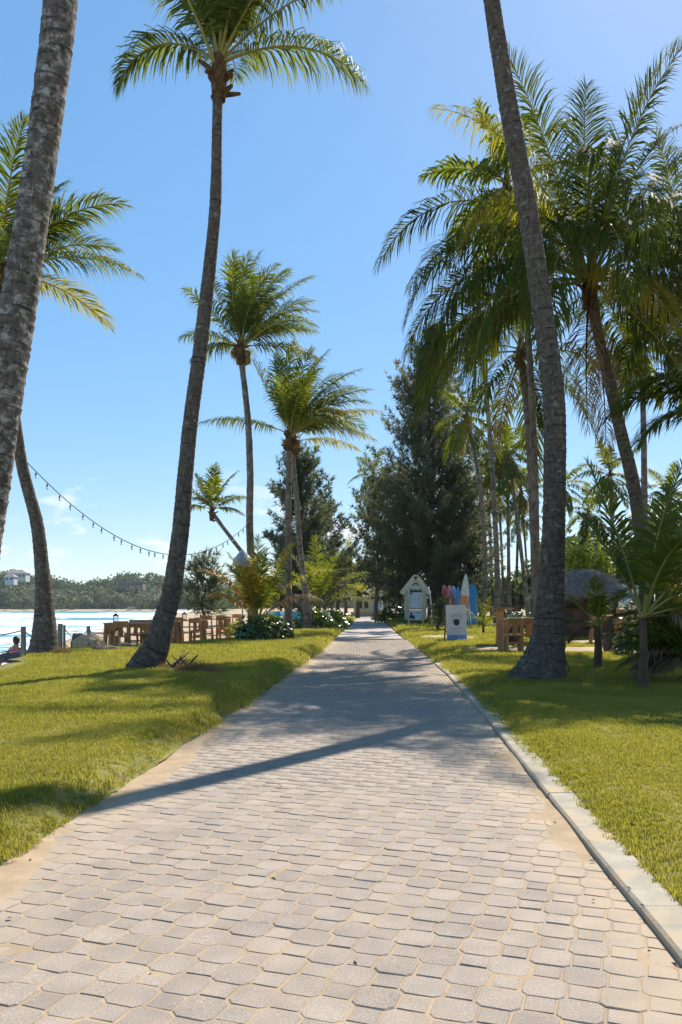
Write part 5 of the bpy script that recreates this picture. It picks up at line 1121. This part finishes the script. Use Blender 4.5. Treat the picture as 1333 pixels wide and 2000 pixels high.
# person on the beach beyond the rope fence
def skin_person():
    x, y = gx(30, 24.5), 24.5; z0 = float(ground_z(x, y)) - .02
    e = empty('person', (x, y, z0), 'person in pink top and red shorts sitting beyond the rope fence', 'person')
    V = [(0, 0, .13), (-.01, .02, .30), (.0, .03, .48), (.01, .02, .60), (.03, .0, .68), (.04, -.01, .76), (.045, -.02, .88),     # pelvis .. head
         (-.15, .02, .56), (-.30, .0, .36), (-.43, -.04, .12), (-.50, -.06, .06),                                    # arm propped on the ground
         (.17, .03, .55), (.22, -.12, .36), (.12, -.30, .30), (.09, -.37, .29),                                       # arm on the knees
         (-.09, .06, .12), (-.10, .46, .34), (-.09, .74, .04), (-.09, .92, .03), (.10, .06, .12), (.11, .46, .36), (.11, .72, .04), (.11, .9, .03)]
    E = [(0, 1), (1, 2), (2, 3), (3, 4), (4, 5), (5, 6), (3, 7), (7, 8), (8, 9), (9, 10), (3, 11), (11, 12), (12, 13), (13, 14), (0, 15), (15, 16), (16, 17), (17, 18), (0, 19), (19, 20), (20, 21), (21, 22)]
    rad = [.15, .125, .135, .12, .052, .085, .075, .06, .045, .035, .03, .06, .045, .035, .03, .095, .065, .045, .035, .095, .065, .045, .035]
    me = bpy.data.meshes.new('body'); me.from_pydata([Vector(v) for v in V], E, []); o = bpy.data.objects.new('body', me); COL.objects.link(o); o.parent = e
    md = o.modifiers.new('skin', 'SKIN'); md.use_smooth_shade = True
    for i, sv in enumerate(me.skin_vertices[0].data): sv.radius = (rad[i], rad[i]); sv.use_root = (i == 0)
    o.modifiers.new('sub', 'SUBSURF').levels = 2; o.modifiers['sub'].render_levels = 2; me.materials.append(MT['skin'])
    def shell(name, pts, rads, m, n=14): b = MB(); b.tube(pts, rads, n); return b.build(name, MT[m], e, smooth=True)
    shell('top', [(-.01, .02, .20), (-.01, .025, .34), (0, .03, .48), (.005, .025, .60), (.02, .01, .655)], [.165, .15, .165, .15, .08], 'pink')
    shell('shorts', [(0, 0, .0), (0, .0, .12), (-.005, .01, .24)], [.19, .19, .168], 'red')
    shell('hair', [(.05, -.045, .72), (.05, -.04, .80), (.05, -.03, .90), (.045, -.02, .965)], [.055, .10, .105, .045], 'hair')
    for s in (-.10, .11): shell('shorts_leg', [(s, .04, .11), (s, .25, .235), (s, .33, .27)], [.11, .095, .085], 'red', 10)
    b = MB(); [b.tube([(-.50 + .01 * k, -.06 + .018 * (k - 2), .055), (-.55 + .006 * abs(k - 2), -.07 + .026 * (k - 2), .04), (-.585 + .01 * abs(k - 2), -.075 + .03 * (k - 2), .022)], [.011, .010, .008], 6) for k in range(5)]; b.build('fingers', MT['skin'], e, smooth=True)
MT['skin'] = flat_mat('skin', (.34, .19, .12), .55); MT['pink'] = flat_mat('pink_cloth', (.62, .20, .24), .85); MT['red'] = flat_mat('red_cloth', (.62, .11, .07), .85); MT['hair'] = flat_mat('dark_hair', (.03, .02, .015), .5)
skin_person()

# ------------------------------------------------------------------ kiosk, sign board, surfboards
MT['cream'] = noise_mat('cream_painted_wood', (.52, .47, .34), (.62, .57, .43), 2, .75, .3, 30, stretch=(4, 4, .6))
MT['panel'] = noise_mat('white_panel', (.60, .62, .70), (.70, .71, .76), 1.5, .5, .05, 30)
MT['ink'] = flat_mat('dark_ink', (.035, .035, .05), .6)
MT['green_ink'] = flat_mat('green_ink', (.18, .33, .20), .6)
MT['blue_ink'] = flat_mat('blue_ink', (.10, .22, .52), .5)
def scribble(mb, x0, x1, z, h, y, seed, n=9, w=.018):
    """a line of lettering too small to read: short upright strokes and bars"""
    r = random.Random(seed)
    for k in range(n):
        x = x0 + (x1 - x0) * (k + .5) / n; cw = (x1 - x0) / n * .8
        if r.random() < .12: continue
        mb.box((x - cw * .3, y, z), (w, .004, h * r.uniform(.6, 1.1)))
        mb.box((x, y - .0015, z + r.choice((-.35, 0, .35)) * h), (cw * .8, .004, w))
        if r.random() < .6: mb.box((x + cw * .3, y - .003, z + r.uniform(-.1, .1) * h), (w, .004, h * r.uniform(.4, .9)))
def arch(mb, cx, cz, r0, r1, y, a0, a1, th=.006, n=14):
    vv = []; ff = []
    for i in range(n + 1):
        a = a0 + (a1 - a0) * i / n
        for rr_, yy in ((r0, y), (r1, y), (r0, y + th), (r1, y + th)): vv.append((cx + math.cos(a) * rr_, yy, cz + math.sin(a) * rr_))
    for i in range(n):
        b = i * 4; ff += [(b, b + 4, b + 5, b + 1), (b + 2, b + 3, b + 7, b + 6), (b, b + 2, b + 6, b + 4), (b + 1, b + 5, b + 7, b + 3)]
    mb.add(vv, ff)
def kiosk():
    d = 51.5; x = gx(812, d); z0 = GZ(x, d); e = empty('menu_kiosk', (x, d, z0), 'cream wooden gabled notice kiosk with white menu panels beside the path', 'notice board')
    s = d / F_PX                                         # metres per photograph pixel at this distance
    W = 44 * s; H = 62 * s; base = 8 * s
    for sx, bx in ((-1, 0), (1, 0)):
        mb = MB(); mb.box((sx * (13.5 * s), -.10, base * .5 + H * .5), (.10, .09, base + H), bev=.008); mb.build('post', MT['cream'], e)
    for k in range(3):
        for sx in (-1, 1):
            mb = MB(); mb.box((sx * (15.5 * s + (k) * 2.4 * s), 0, base + H * .48), (2.35 * s, .05, H * .96 - k * .10), bev=.004); mb.build('board', MT['cream'], e)
    mb = MB(); g = 23 * s; mb.add([(-21 * s, -.02, base + H * .93), (21 * s, -.02, base + H * .93), (0, -.02, base + H + g), (-21 * s, .03, base + H * .93), (21 * s, .03, base + H * .93), (0, .03, base + H + g)], [(0, 1, 2), (5, 4, 3), (0, 3, 4, 1), (1, 4, 5, 2), (2, 5, 3, 0)]); mb.build('gable', MT['cream'], e)
    for sx in (-1, 1):
        mb = MB(); mb.bar((0, -.08, base + H + g + .05), (sx * 28 * s, -.08, base + H * .84), .30, .06, up=(0, 1, 0)); mb.build('roof_board', MT['cream'], e)
    mb = MB(); mb.box((0, -.1, base + H + g + .1), (.26, .34, .05), bev=.01); mb.build('ridge_cap', MT['cream'], e)
    mb = MB(); mb.box((0, -.02, base + H * .64), (25 * s, .03, 30 * s)); p = mb.build('menu_panel', MT['panel'], e)
    k = MB(); [scribble(k, -10 * s + c * 7 * s, -5 * s + c * 7 * s, base + H * .64 + (11 - q * 2.6) * s, .035, -.04, q * 5 + c, 6, .011) for c in range(3) for q in range(7) if not (c == 0 and q == 0)]; k.build('small_print', MT['green_ink'], p)
    k = MB(); k.box((-9 * s, -.041, base + H * .64 + 13.0 * s), (8 * s, .006, 2.2 * s)); k.build('dark_heading', MT['ink'], p)
    mb = MB(); mb.box((0, -.02, base + H * .17), (25 * s, .03, 20 * s)); p2 = mb.build('poster_panel', MT['panel'], e)
    k = MB(); k.lathe([(.02, -.16), (.16, -.1), (.13, .1), (.05, .16)], 10, (-6.5 * s, 0, 0)); 
    k = MB(); k.box((-7 * s, -.041, base + H * .11), (9 * s, .006, 6 * s)); k.box((-8 * s, -.041, base + H * .20), (3.2 * s, .006, 7 * s)); k.box((-3.0 * s, -.0425, base + H * .10), (3 * s, .006, 8 * s)); k.build('dark_figure_print', MT['ink'], p2)
    k = MB(); scribble(k, 0, 9 * s, base + H * .24, .10, -.041, 77, 5, .02); k.build('green_lettering', MT['green_ink'], p2)
    mb = MB(); mb.box((0, -.065, base + H * .36), (27 * s, .03, .07)); mb.build('middle_rail', MT['wood_dark'], e)
    mb = MB(); arch(mb, 0, base + H + 5.0 * s, 4.0 * s, 6.2 * s, -.034, R(15), R(165)); mb.build('arch_emblem', MT['ink'], e)
    mb = MB(); scribble(mb, -12.5 * s, 12.5 * s, base + H * .95, .14, -.034, 3, 12, .024); mb.build('name_lettering', MT['ink'], e)
kiosk()
def sign_board():
    d = 26.8; s = d / F_PX; x = gx(891, d); z0 = GZ(x, d); e = empty('a_frame_sign', (x, d, z0), 'white A-frame sign board with round black emblem and blue foot band on the lawn', 'sign', rz=R(6))
    w, h = 40 * s, 70 * s; t = R(7)
    M = Euler((-t, 0, 0))
    def pt(px, pz, off=0): return M.to_matrix() @ Vector((px, off, pz)) + Vector((0, -.14, .015))
    def panel(x0, x1, z0_, z1_, off, th): 
        mb = MB(); vv = [pt(x0, z0_, off), pt(x1, z0_, off), pt(x1, z1_, off), pt(x0, z1_, off), pt(x0, z0_, off + th), pt(x1, z0_, off + th), pt(x1, z1_, off + th), pt(x0, z1_, off + th)]
        mb.add(vv, [(3, 2, 1, 0), (4, 5, 6, 7), (0, 1, 5, 4), (1, 2, 6, 5), (2, 3, 7, 6), (3, 0, 4, 7)]); return mb
    p = panel(-w / 2, w / 2, .0, h, 0, .022).build('front_board', MT['sign_white'], e)
    mb = MB(); mb.bar((-w / 2 + .03, .34, 0), (-w / 2 + .03, .03, h * .96), .045); mb.bar((w / 2 - .03, .34, 0), (w / 2 - .03, .03, h * .96), .045); mb.bar((-w / 2 + .03, .26, .3), (w / 2 - .03, .26, .3), .035); mb.build('back_legs', MT['wood_dark'], e)
    panel(-w / 2 + .02, w / 2 - .02, 1.5 * s, 11 * s, -.0035, .002).build('blue_band', MT['band_blue'], p)
    mb = MB(); n = 24; vv = [pt(0, 36 * s, -.004)]; [vv.append(pt(math.cos(2 * math.pi * k / n) * 6.2 * s, 36 * s + math.sin(2 * math.pi * k / n) * 6.6 * s, -.004)) for k in range(n)]; mb.add(vv, [(0, 1 + (k + 1) % n, 1 + k) for k in range(n)]); mb.build('round_emblem', MT['ink'], p)
    def strokes(name, items, m):
        mb = MB()
        for (a, b, wd) in items:
            a = pt(a[0] * s, a[1] * s, -.006); b = pt(b[0] * s, b[1] * s, -.006); mb.bar(a, b, wd, .003, up=(1, 0, 0))
        mb.build(name, MT[m], p)
    arc = [((math.cos(R(a)) * 12, 44 + math.sin(R(a)) * 8), (math.cos(R(a + 11)) * 12, 44 + math.sin(R(a + 11)) * 8), .022) for a in range(20, 160, 14)]
    arc += [((math.cos(R(a)) * 8.5, 43.5 + math.sin(R(a)) * 5.5), (math.cos(R(a + 16)) * 8.5, 43.5 + math.sin(R(a + 16)) * 5.5), .018) for a in range(25, 150, 22)]
    arc += [((-9.5, 45), (-5, 40), .02), ((9.5, 45), (5, 40), .02)]
    strokes('arched_lettering', arc, 'ink'); 
    strokes('side_lettering', [((-11.5, 38 - q * 2.5), (-8 + .5 * q, 38 - q * 2.5), .018) for q in range(3)] + [((8.5, 38 - q * 2.5), (11.5, 38 - q * 2.5), .018) for q in range(3)], 'ink2')
    strokes('lower_lettering', [((-10 + k * 1.9, 23.5 + .3 * (k % 3)), (-9.2 + k * 1.9, 25.2 - .4 * (k % 2)), .02) for k in range(11)], 'ink2')
    strokes('top_mark', [((-2.5 + q * 1.2, 65.5), (-2 + q * 1.2, 67 - abs(q - 2) * .6), .02) for q in range(5)], 'ink2')
MT['sign_white'] = noise_mat('sign_white', (.58, .54, .58), (.66, .62, .64), 2, .5, .05, 30); MT['band_blue'] = flat_mat('band_blue', (.16, .30, .62), .5); MT['ink2'] = flat_mat('faded_ink', (.16, .15, .25), .6)
sign_board()

def surfboard(label, u, d, z_bot, L, w, mats, yaw, lean=0.0, lx=0.0, pointed=False, th=.07, split=None, band=None):
    x = gx(u, d); e = empty('surfboard', (x, d, z_bot), label, 'surfboard', 'surfboards standing in the rack'); e.rotation_euler = (R(lean), R(lx), R(yaw))
    n = 26; k = 10; vv = []; ff = []; mi = []
    for i in range(n + 1):
        t = i / n; wd = w / 2 * (np.interp(t, [0, .03, .12, .4, .6, .85, .96, 1], [.30, .42, .66, 1, .98, .62, .25, .01]) if pointed else np.interp(t, [0, .03, .12, .4, .6, .85, .95, .985, 1], [.25, .45, .72, 1, 1, .86, .58, .32, .03]))
        thk = th / 2 * math.sin(math.pi * min(.97, max(.04, .06 + t * .9))) ** .5; rk = .10 * (t - .3) ** 2 * 2
        for j in range(k):
            a = 2 * math.pi * j / k; vv.append((math.cos(a) * wd, math.sin(a) * thk + rk, t * L))
    for i in range(n):
        for j in range(k): ff.append((i * k + j, i * k + (j + 1) % k, (i + 1) * k + (j + 1) % k, (i + 1) * k + j)); mi.append(1 if (split and split[0] < i / n < split[1]) else 0)
    ff.append(tuple(range(k - 1, -1, -1))); mi.append(0); ff.append(tuple(n * k + j for j in range(k))); mi.append(0)
    mb = MB(); mb.add(vv, ff); mb.m = mi; mb.build('board', [MT[m] for m in mats], e, smooth=True)
    mb = MB(); q = .10 * (.06 - .3) ** 2 * 2; mb.add([(-.006, .03 + q, .14), (.006, .03 + q, .14), (.006, .03 + q, .34), (-.006, .03 + q, .34), (-.003, .20, .10), (.003, .20, .10), (.003, .17, .16), (-.003, .17, .16)], [(0, 1, 2, 3), (7, 6, 5, 4), (0, 4, 5, 1), (1, 5, 6, 2), (2, 6, 7, 3), (3, 7, 4, 0)]); mb.build('fin', MT['ink'], e)
for nm, c in (('b_white', (.68, .70, .72)), ('b_red', (.72, .10, .11)), ('b_pink', (.75, .22, .22)), ('b_grey', (.36, .42, .46)), ('b_blue', (.03, .24, .50)), ('b_lblue', (.28, .48, .66)), ('b_orange', (.62, .22, .06)), ('b_cream', (.62, .58, .50)), ('b_teal', (.10, .55, .62)), ('b_deep', (.03, .20, .40))): MT[nm] = flat_mat(nm, c, .22, .5)
zb = .12
surfboard('white surfboard standing edge-on nearest the menu kiosk', 845, 47, zb, 2.25, .55, ['b_white'], 78, -3, 2)
surfboard('red surfboard first in the coloured row on the rack', 876, 47.5, zb, 2.38, .56, ['b_red'], 42, -4, -2, th=.09)
surfboard('pinkish red surfboard overlapping the redder one', 883, 47.2, zb, 2.36, .56, ['b_pink'], 40, -4, 2, th=.09)
surfboard('grey and pale two-tone surfboard between pink and blue ones', 893, 47.5, zb, 2.32, .56, ['b_grey', 'b_lblue'], 48, -4, 0, split=(.62, .97))
surfboard('blue surfboard half hidden behind the orange-bellied one', 900, 47.2, zb, 2.25, .55, ['b_blue'], 50, -4, 3)
surfboard('tall pointed white surfboard with orange lower half, leaning', 903.5, 45.5, zb - .02, 3.02, .60, ['b_cream', 'b_orange'], 25, -4, 8.5, pointed=True, split=(.0, .56))
surfboard('teal surfboard edge-on below the leaning pointed one', 917, 46.3, zb, 2.1, .54, ['b_teal'], 68, -6, -3)
surfboard('pale blue surfboard squeezed beside the broad blue one', 921, 46.5, zb, 2.2, .54, ['b_lblue'], 66, -6, -5)
surfboard('broad deep-blue surfboard showing its flat face at the end of the rack', 925, 47.3, zb - .05, 2.45, .62, ['b_deep'], 14, -5, 2)
def rack():
    d = 47.8; e = empty('surfboard_rack', (gx(890, d), d, GZ(gx(890, d), d)), 'rack of pale poles holding the row of surfboards', 'rack')
    s = d / F_PX
    for dz, dy in ((1.22, -.35), (1.22, .35)):
        mb = MB(); mb.tube([(-42 * s, dy, dz + .03), (46 * s, dy, dz)], .035, 8); mb.build('rail', MT['rack_white'], e)
    for px in (-26, 8, 40):
        for dy in (-.35, .35): mb = MB(); mb.tube([(px * s, dy, 0), (px * s, dy, 1.2)], .035, 8); mb.build('post', MT['rack_white'], e)
MT['rack_white'] = flat_mat('pale_rack_pole', (.62, .58, .48), .6)
rack()
casuarina('knee-high feathery casuarina sapling on the lawn behind the A-frame sign', 859, 38, 1178, .2, 8, nb=26, dens=.8, clear=.3, power=.25, spray=.2)

# ------------------------------------------------------------------ landward dining corner and thatched hut
table('slim wooden table with chairs drawn close beside the stout flared palm', gx(1020, 20.6), 20.9, R(-3), .95, .75, .80)
chair('wooden chair with its back to the path at the landward table', gx(1004, 20.2), 20.25, R(180))
chair('wooden chair beside the stout flared palm at the landward table', gx(1033, 20.3), 20.4, R(176))
def bar_table():
    d = 23.6; x = gx(977, d); e = empty('bar_table', (x, d, GZ(x, d)), 'tall bar table on one thick wooden pillar on bare sand', 'table')
    mb = MB(); mb.box((0, 0, .52), (.20, .20, 1.06), bev=.012); mb.build('pillar', MT['wood'], e)
    for k in range(4): mb = MB(); mb.box((0, -.24 + k * .16, 1.07), (.72, .154, .05), bev=.006); mb.build('plank', MT['wood'], e)
    mb = MB(); mb.box((0, 0, .02), (.36, .36, .05), bev=.008); mb.build('foot', MT['wood'], e)
bar_table()
def agave():
    d = 24; x = gx(1003, d); e = empty('agave_plant', (x, d, GZ(x, d)), 'grey-green spiky agave in a dark pot behind the slim table', 'plant')
    mb = MB(); mb.lathe([(.16, 0), (.22, .2), (.24, .55), (.25, .6), (.2, .58)], 14); mb.build('pot', MT['wood_dark'], e)
    r = random.Random(4)
    for k in range(20):
        a = k * 2.4; el = R(r.uniform(15, 80)); L = r.uniform(.35, .6); D = Vector((math.cos(a) * math.cos(el), math.sin(a) * math.cos(el), math.sin(el))); S = Vector((-math.sin(a), math.cos(a), 0)); p = Vector((0, 0, .55)); vv = []
        for f, w in ((0, .03), (.4, .045), (.8, .02)): c = p + D * L * f - Vector((0, 0, .12 * f * f)); vv += [c - S * w, c + S * w + Vector((0, 0, .0))]
        vv.append(p + D * L - Vector((0, 0, .14))); mb = MB(); mb.add(vv, [(0, 1, 3, 2), (2, 3, 5, 4), (4, 5, 6)]); mb.build('leaf', MT['agave'], e)
MT['agave'] = leaf_mat('agave_leaf', (.13, .18, .13), (.22, .28, .22), (.15, .2, .1), .15, .45, .4)
agave()
def hut():
    d = 30; x = gx(1140, d); z0 = GZ(x, d); e = empty('thatched_hut', (x, d, z0), 'small open hut with shaggy grey palm thatch roof over a dark counter', 'hut')
    s = d / F_PX
    for sx in (-1, 1):
        for sy in (-1, 1): mb = MB(); mb.tube([(sx * .95, sy * .8, 0), (sx * .95, sy * .8, 1.75)], .06, 8, jit=.05); mb.build('post', MT['wood_dark'], e)
    mb = MB(); mb.box((0, -.6, .5), (1.9, .1, 1.0)); mb.box((0, -.62, 1.03), (2.05, .4, .05)); mb.build('counter', MT['wood_dark'], e)
    mb = MB(); mb.box((0, .78, .85), (1.9, .06, 1.7)); mb.build('back_wall', MT['wood_dark'], e)
    mb = MB(); mb.add([(-1.5, -1.35, 1.5), (1.5, -1.35, 1.5), (1.5, 1.35, 1.5), (-1.5, 1.35, 1.5), (-.35, 0, 2.5), (.35, 0, 2.5)], [(0, 1, 5, 4), (1, 2, 5), (2, 3, 4, 5), (3, 0, 4), (3, 2, 1, 0)]); rf = mb.build('roof', MT['thatch'], e)
    r = np.random.default_rng(6); n = 5200; a = r.uniform(0, 6.283, n); t = r.uniform(0, 1, n) ** .6
    base = np.stack([np.sign(np.cos(a)) * np.minimum(1, np.abs(np.cos(a)) * 1.25) * (.35 + 1.2 * t), np.sign(np.sin(a)) * np.minimum(1, np.abs(np.sin(a)) * 1.25) * 1.4 * t, 2.52 - 1.02 * t], 1)
    out = np.stack([np.cos(a) * 1.1, np.sin(a) * 1.1, -.8 + 0 * a], 1) + r.normal(0, .5, (n, 3)); out /= np.linalg.norm(out, axis=1)[:, None]; L = r.uniform(.2, .75, n)[:, None]; w = np.cross(out, r.normal(size=(n, 3))); w /= np.linalg.norm(w, axis=1)[:, None]; w *= .014
    V = np.stack([base - w, base + w, base + out * L + np.array([0, 0, .03])], 1).reshape(-1, 3); finish(np_mesh('thatch', V, tris=np.arange(len(V)).reshape(-1, 3)), 'thatch', MT['thatch'], rf)
MT['thatch'] = noise_mat('grey_thatch', (.20, .18, .17), (.46, .43, .40), 9, .85, .6, 40, spec=.3)
hut()
def basket():
    d = 20.4; x = gx(1198, d); e = empty('wicker_basket', (x, d, GZ(x, d)), 'round dark wicker basket standing on the sand under the young palm', 'basket')
    mb = MB(); prof = []
    for k in range(15): t = k / 14; prof.append((.215 + .05 * math.sin(t * math.pi * .9) + (.008 if k % 2 else 0), t * .44))
    mb.lathe(prof + [(.19, .44), (.18, .2)], 24); mb.build('body', MT['wicker'], e)
    mb = MB(); mb.tube([(math.cos(k * .262) * .235, math.sin(k * .262) * .235, .445) for k in range(25)], .02, 6, cap=False); mb.build('rim', MT['wicker'], e)
MT['wicker'] = noise_mat('dark_wicker', (.06, .045, .035), (.13, .10, .075), 14, .8, .9, 60, stretch=(1, 1, 3))
basket()
def bar_chair(label, u, d, rz):
    x = gx(u, d); e = empty('bar_chair', (x, d, GZ(x, d)), label, 'chair', None, rz)
    for sx in (-1, 1):
        mb = MB(); mb.bar((sx * .24, -.2, 0), (sx * .22, -.18, .70), .06); mb.build('leg', MT['wood'], e)
        mb = MB(); mb.bar((sx * .24, .2, 0), (sx * .23, .2, 1.05), .075); mb.build('leg', MT['wood'], e)
    mb = MB(); mb.box((0, 0, .70), (.5, .46, .05), bev=.006); mb.build('seat', MT['wood'], e)
    for z in (.84, 1.0): mb = MB(); mb.box((0, .21, z), (.46, .03, .09), bev=.005); mb.build('back_rail', MT['wood'], e)
    mb = MB(); mb.box((0, -.19, .3), (.44, .03, .05)); mb.build('foot_rail', MT['wood'], e)
bar_chair('pale wooden high chair behind the wicker basket', 1222, 22.6, R(172))
table('wooden table partly hidden behind the young palm and high chair', gx(1195, 24.5), 24.5, R(2), 1.1, .8, 1.0)
def cloth_stand():
    d = 23.5; x = gx(1233, d); e = empty('towel_stand', (x, d, GZ(x, d)), 'pole with blue and white striped towels hung beside the high chair', 'towel stand')
    mb = MB(); mb.tube([(0, 0, 0), (0, 0, 1.75)], .03, 8); mb.tube([(-.25, 0, 1.72), (.25, 0, 1.72)], .022, 8); mb.box((0, 0, .02), (.4, .4, .05)); mb.build('pole', MT['wood'], e)
    for k in range(6):
        mb = MB(); x0 = -.22 + k * .075; n = 6; vv = []; ff = []
        for i in range(n + 1): zz = 1.74 - .55 * i / n; yy = -.03 - .012 * math.sin(i * 1.4 + k); vv += [(x0, yy, zz), (x0 + .073, yy + .01, zz), (x0, yy + .012, zz), (x0 + .073, yy + .022, zz)]
        for i in range(n): b = i * 4; ff += [(b, b + 4, b + 5, b + 1), (b + 2, b + 3, b + 7, b + 6)]
        mb.add(vv, ff); mb.build('towel_stripe', MT['b_white'] if k % 2 else MT['b_lblue'], e)
cloth_stand()
def hose():
    o = MB().tube([(gx(1098, 13.9), 13.9, 1.0), (gx(1100, 13.9), 13.9, .6), (gx(1104, 13.9), 13.85, .3), (gx(1114, 13.8), 13.8, .08)], .008, 6).build('cable', MT['wire']); tag(o, 'thin dark cable hanging down the side of the stout flared palm', 'cable')
hose()

def litter():
    r = np.random.default_rng(9); V = []; T = []
    for i in range(60):
        y = 2.3 + 13 * r.uniform() ** 1.6; side = r.uniform()
        if side < .42: x = xl(y) - .1 + abs(r.normal(0, .16))
        elif side < .8: x = xr(y) + .03 - abs(r.normal(0, .10))
        else: x = r.uniform(xl(y), xr(y))
        z = .006 if xl(y) < x < xr(y) else float(lawn_z(x, y)) + .008
        a = r.uniform(0, 6.283); L = r.uniform(.008, .026); w = L * r.uniform(.08, .4); c, sn = math.cos(a), math.sin(a); k = len(V); h = r.uniform(.002, .012)
        V += [(x - c * L, y - sn * L, z), (x + sn * w, y - c * w, z + h), (x + c * L, y + sn * L, z + h * .5), (x - sn * w, y + c * w, z + h * .2)]; T += [(k, k + 1, k + 2), (k, k + 2, k + 3)]
    o = finish(np_mesh('leaf_litter', V, tris=T), 'leaf_litter', MT['leaf_dry'], kind='stuff'); tag(o, 'scattered dry leaf scraps along the edges of the path', 'leaf litter')
litter()

# ------------------------------------------------------------------ end of the path
def path_end():
    d = 100; e = empty('low_wall', (gx(716, d), d, 0), 'low grey wall across the far end of the path', 'wall'); s = d / F_PX
    mb = MB(); mb.box((0, 0, .25), (60 * s, .35, .5), bev=.02); mb.build('body', MT['kerb'], e); mb = MB(); mb.box((0, 0, .525), (62 * s, .45, .05)); mb.build('coping', MT['kerb'], e)
    d = 116; s = d / F_PX; e = empty('yellow_house', (gx(722, d), d, 0), 'small pale yellow house with a blue gate at the end of the path', 'house')
    mb = MB(); mb.box((0, 2, 1.3), (60 * s, 4, 2.6)); mb.build('wall', MT['yellow_wall'], e)
    mb = MB(); mb.add([(-34 * s, -.4, 2.6), (34 * s, -.4, 2.6), (34 * s, 4.4, 2.6), (-34 * s, 4.4, 2.6), (-24 * s, 2, 3.7), (24 * s, 2, 3.7)], [(0, 1, 5, 4), (1, 2, 5), (2, 3, 4, 5), (3, 0, 4), (3, 2, 1, 0)]); mb.build('roof', MT['roof_grey'], e)
    mb = MB(); mb.box((14 * s, -.04, 1.05), (16 * s, .1, 2.1)); mb.build('gate', MT['b_lblue'], e)
    for xx in (-18, -6): mb = MB(); mb.box((xx * s, -.03, 1.5), (7 * s, .08, 1.0)); mb.build('window', MT['glass_dark'], e)
    for xx in (4, 24): mb = MB(); mb.box((xx * s, -.5, 1.2), (.16, .16, 2.4)); mb.build('post', MT['white_wall'], e)
MT['yellow_wall'] = flat_mat('yellow_wall', (.62, .52, .26), .85)
path_end()

# ------------------------------------------------------------------ sea haze
def haze():
    m = bpy.data.materials.new('sea_haze'); m.use_nodes = True; n, l = m.node_tree.nodes, m.node_tree.links; n.remove(n["Principled BSDF"])
    pv = n.new("ShaderNodeVolumePrincipled"); pv.inputs["Color"].default_value = (.86, .92, 1.0, 1); pv.inputs["Density"].default_value = .00013; pv.inputs["Anisotropy"].default_value = 0
    l.new(pv.outputs[0], n["Material Output"].inputs["Volume"])
    mb = MB(); mb.box((-145, 1480, 26), (3350, 3060, 62)); mb.build('haze', m, kind='stuff')
haze()
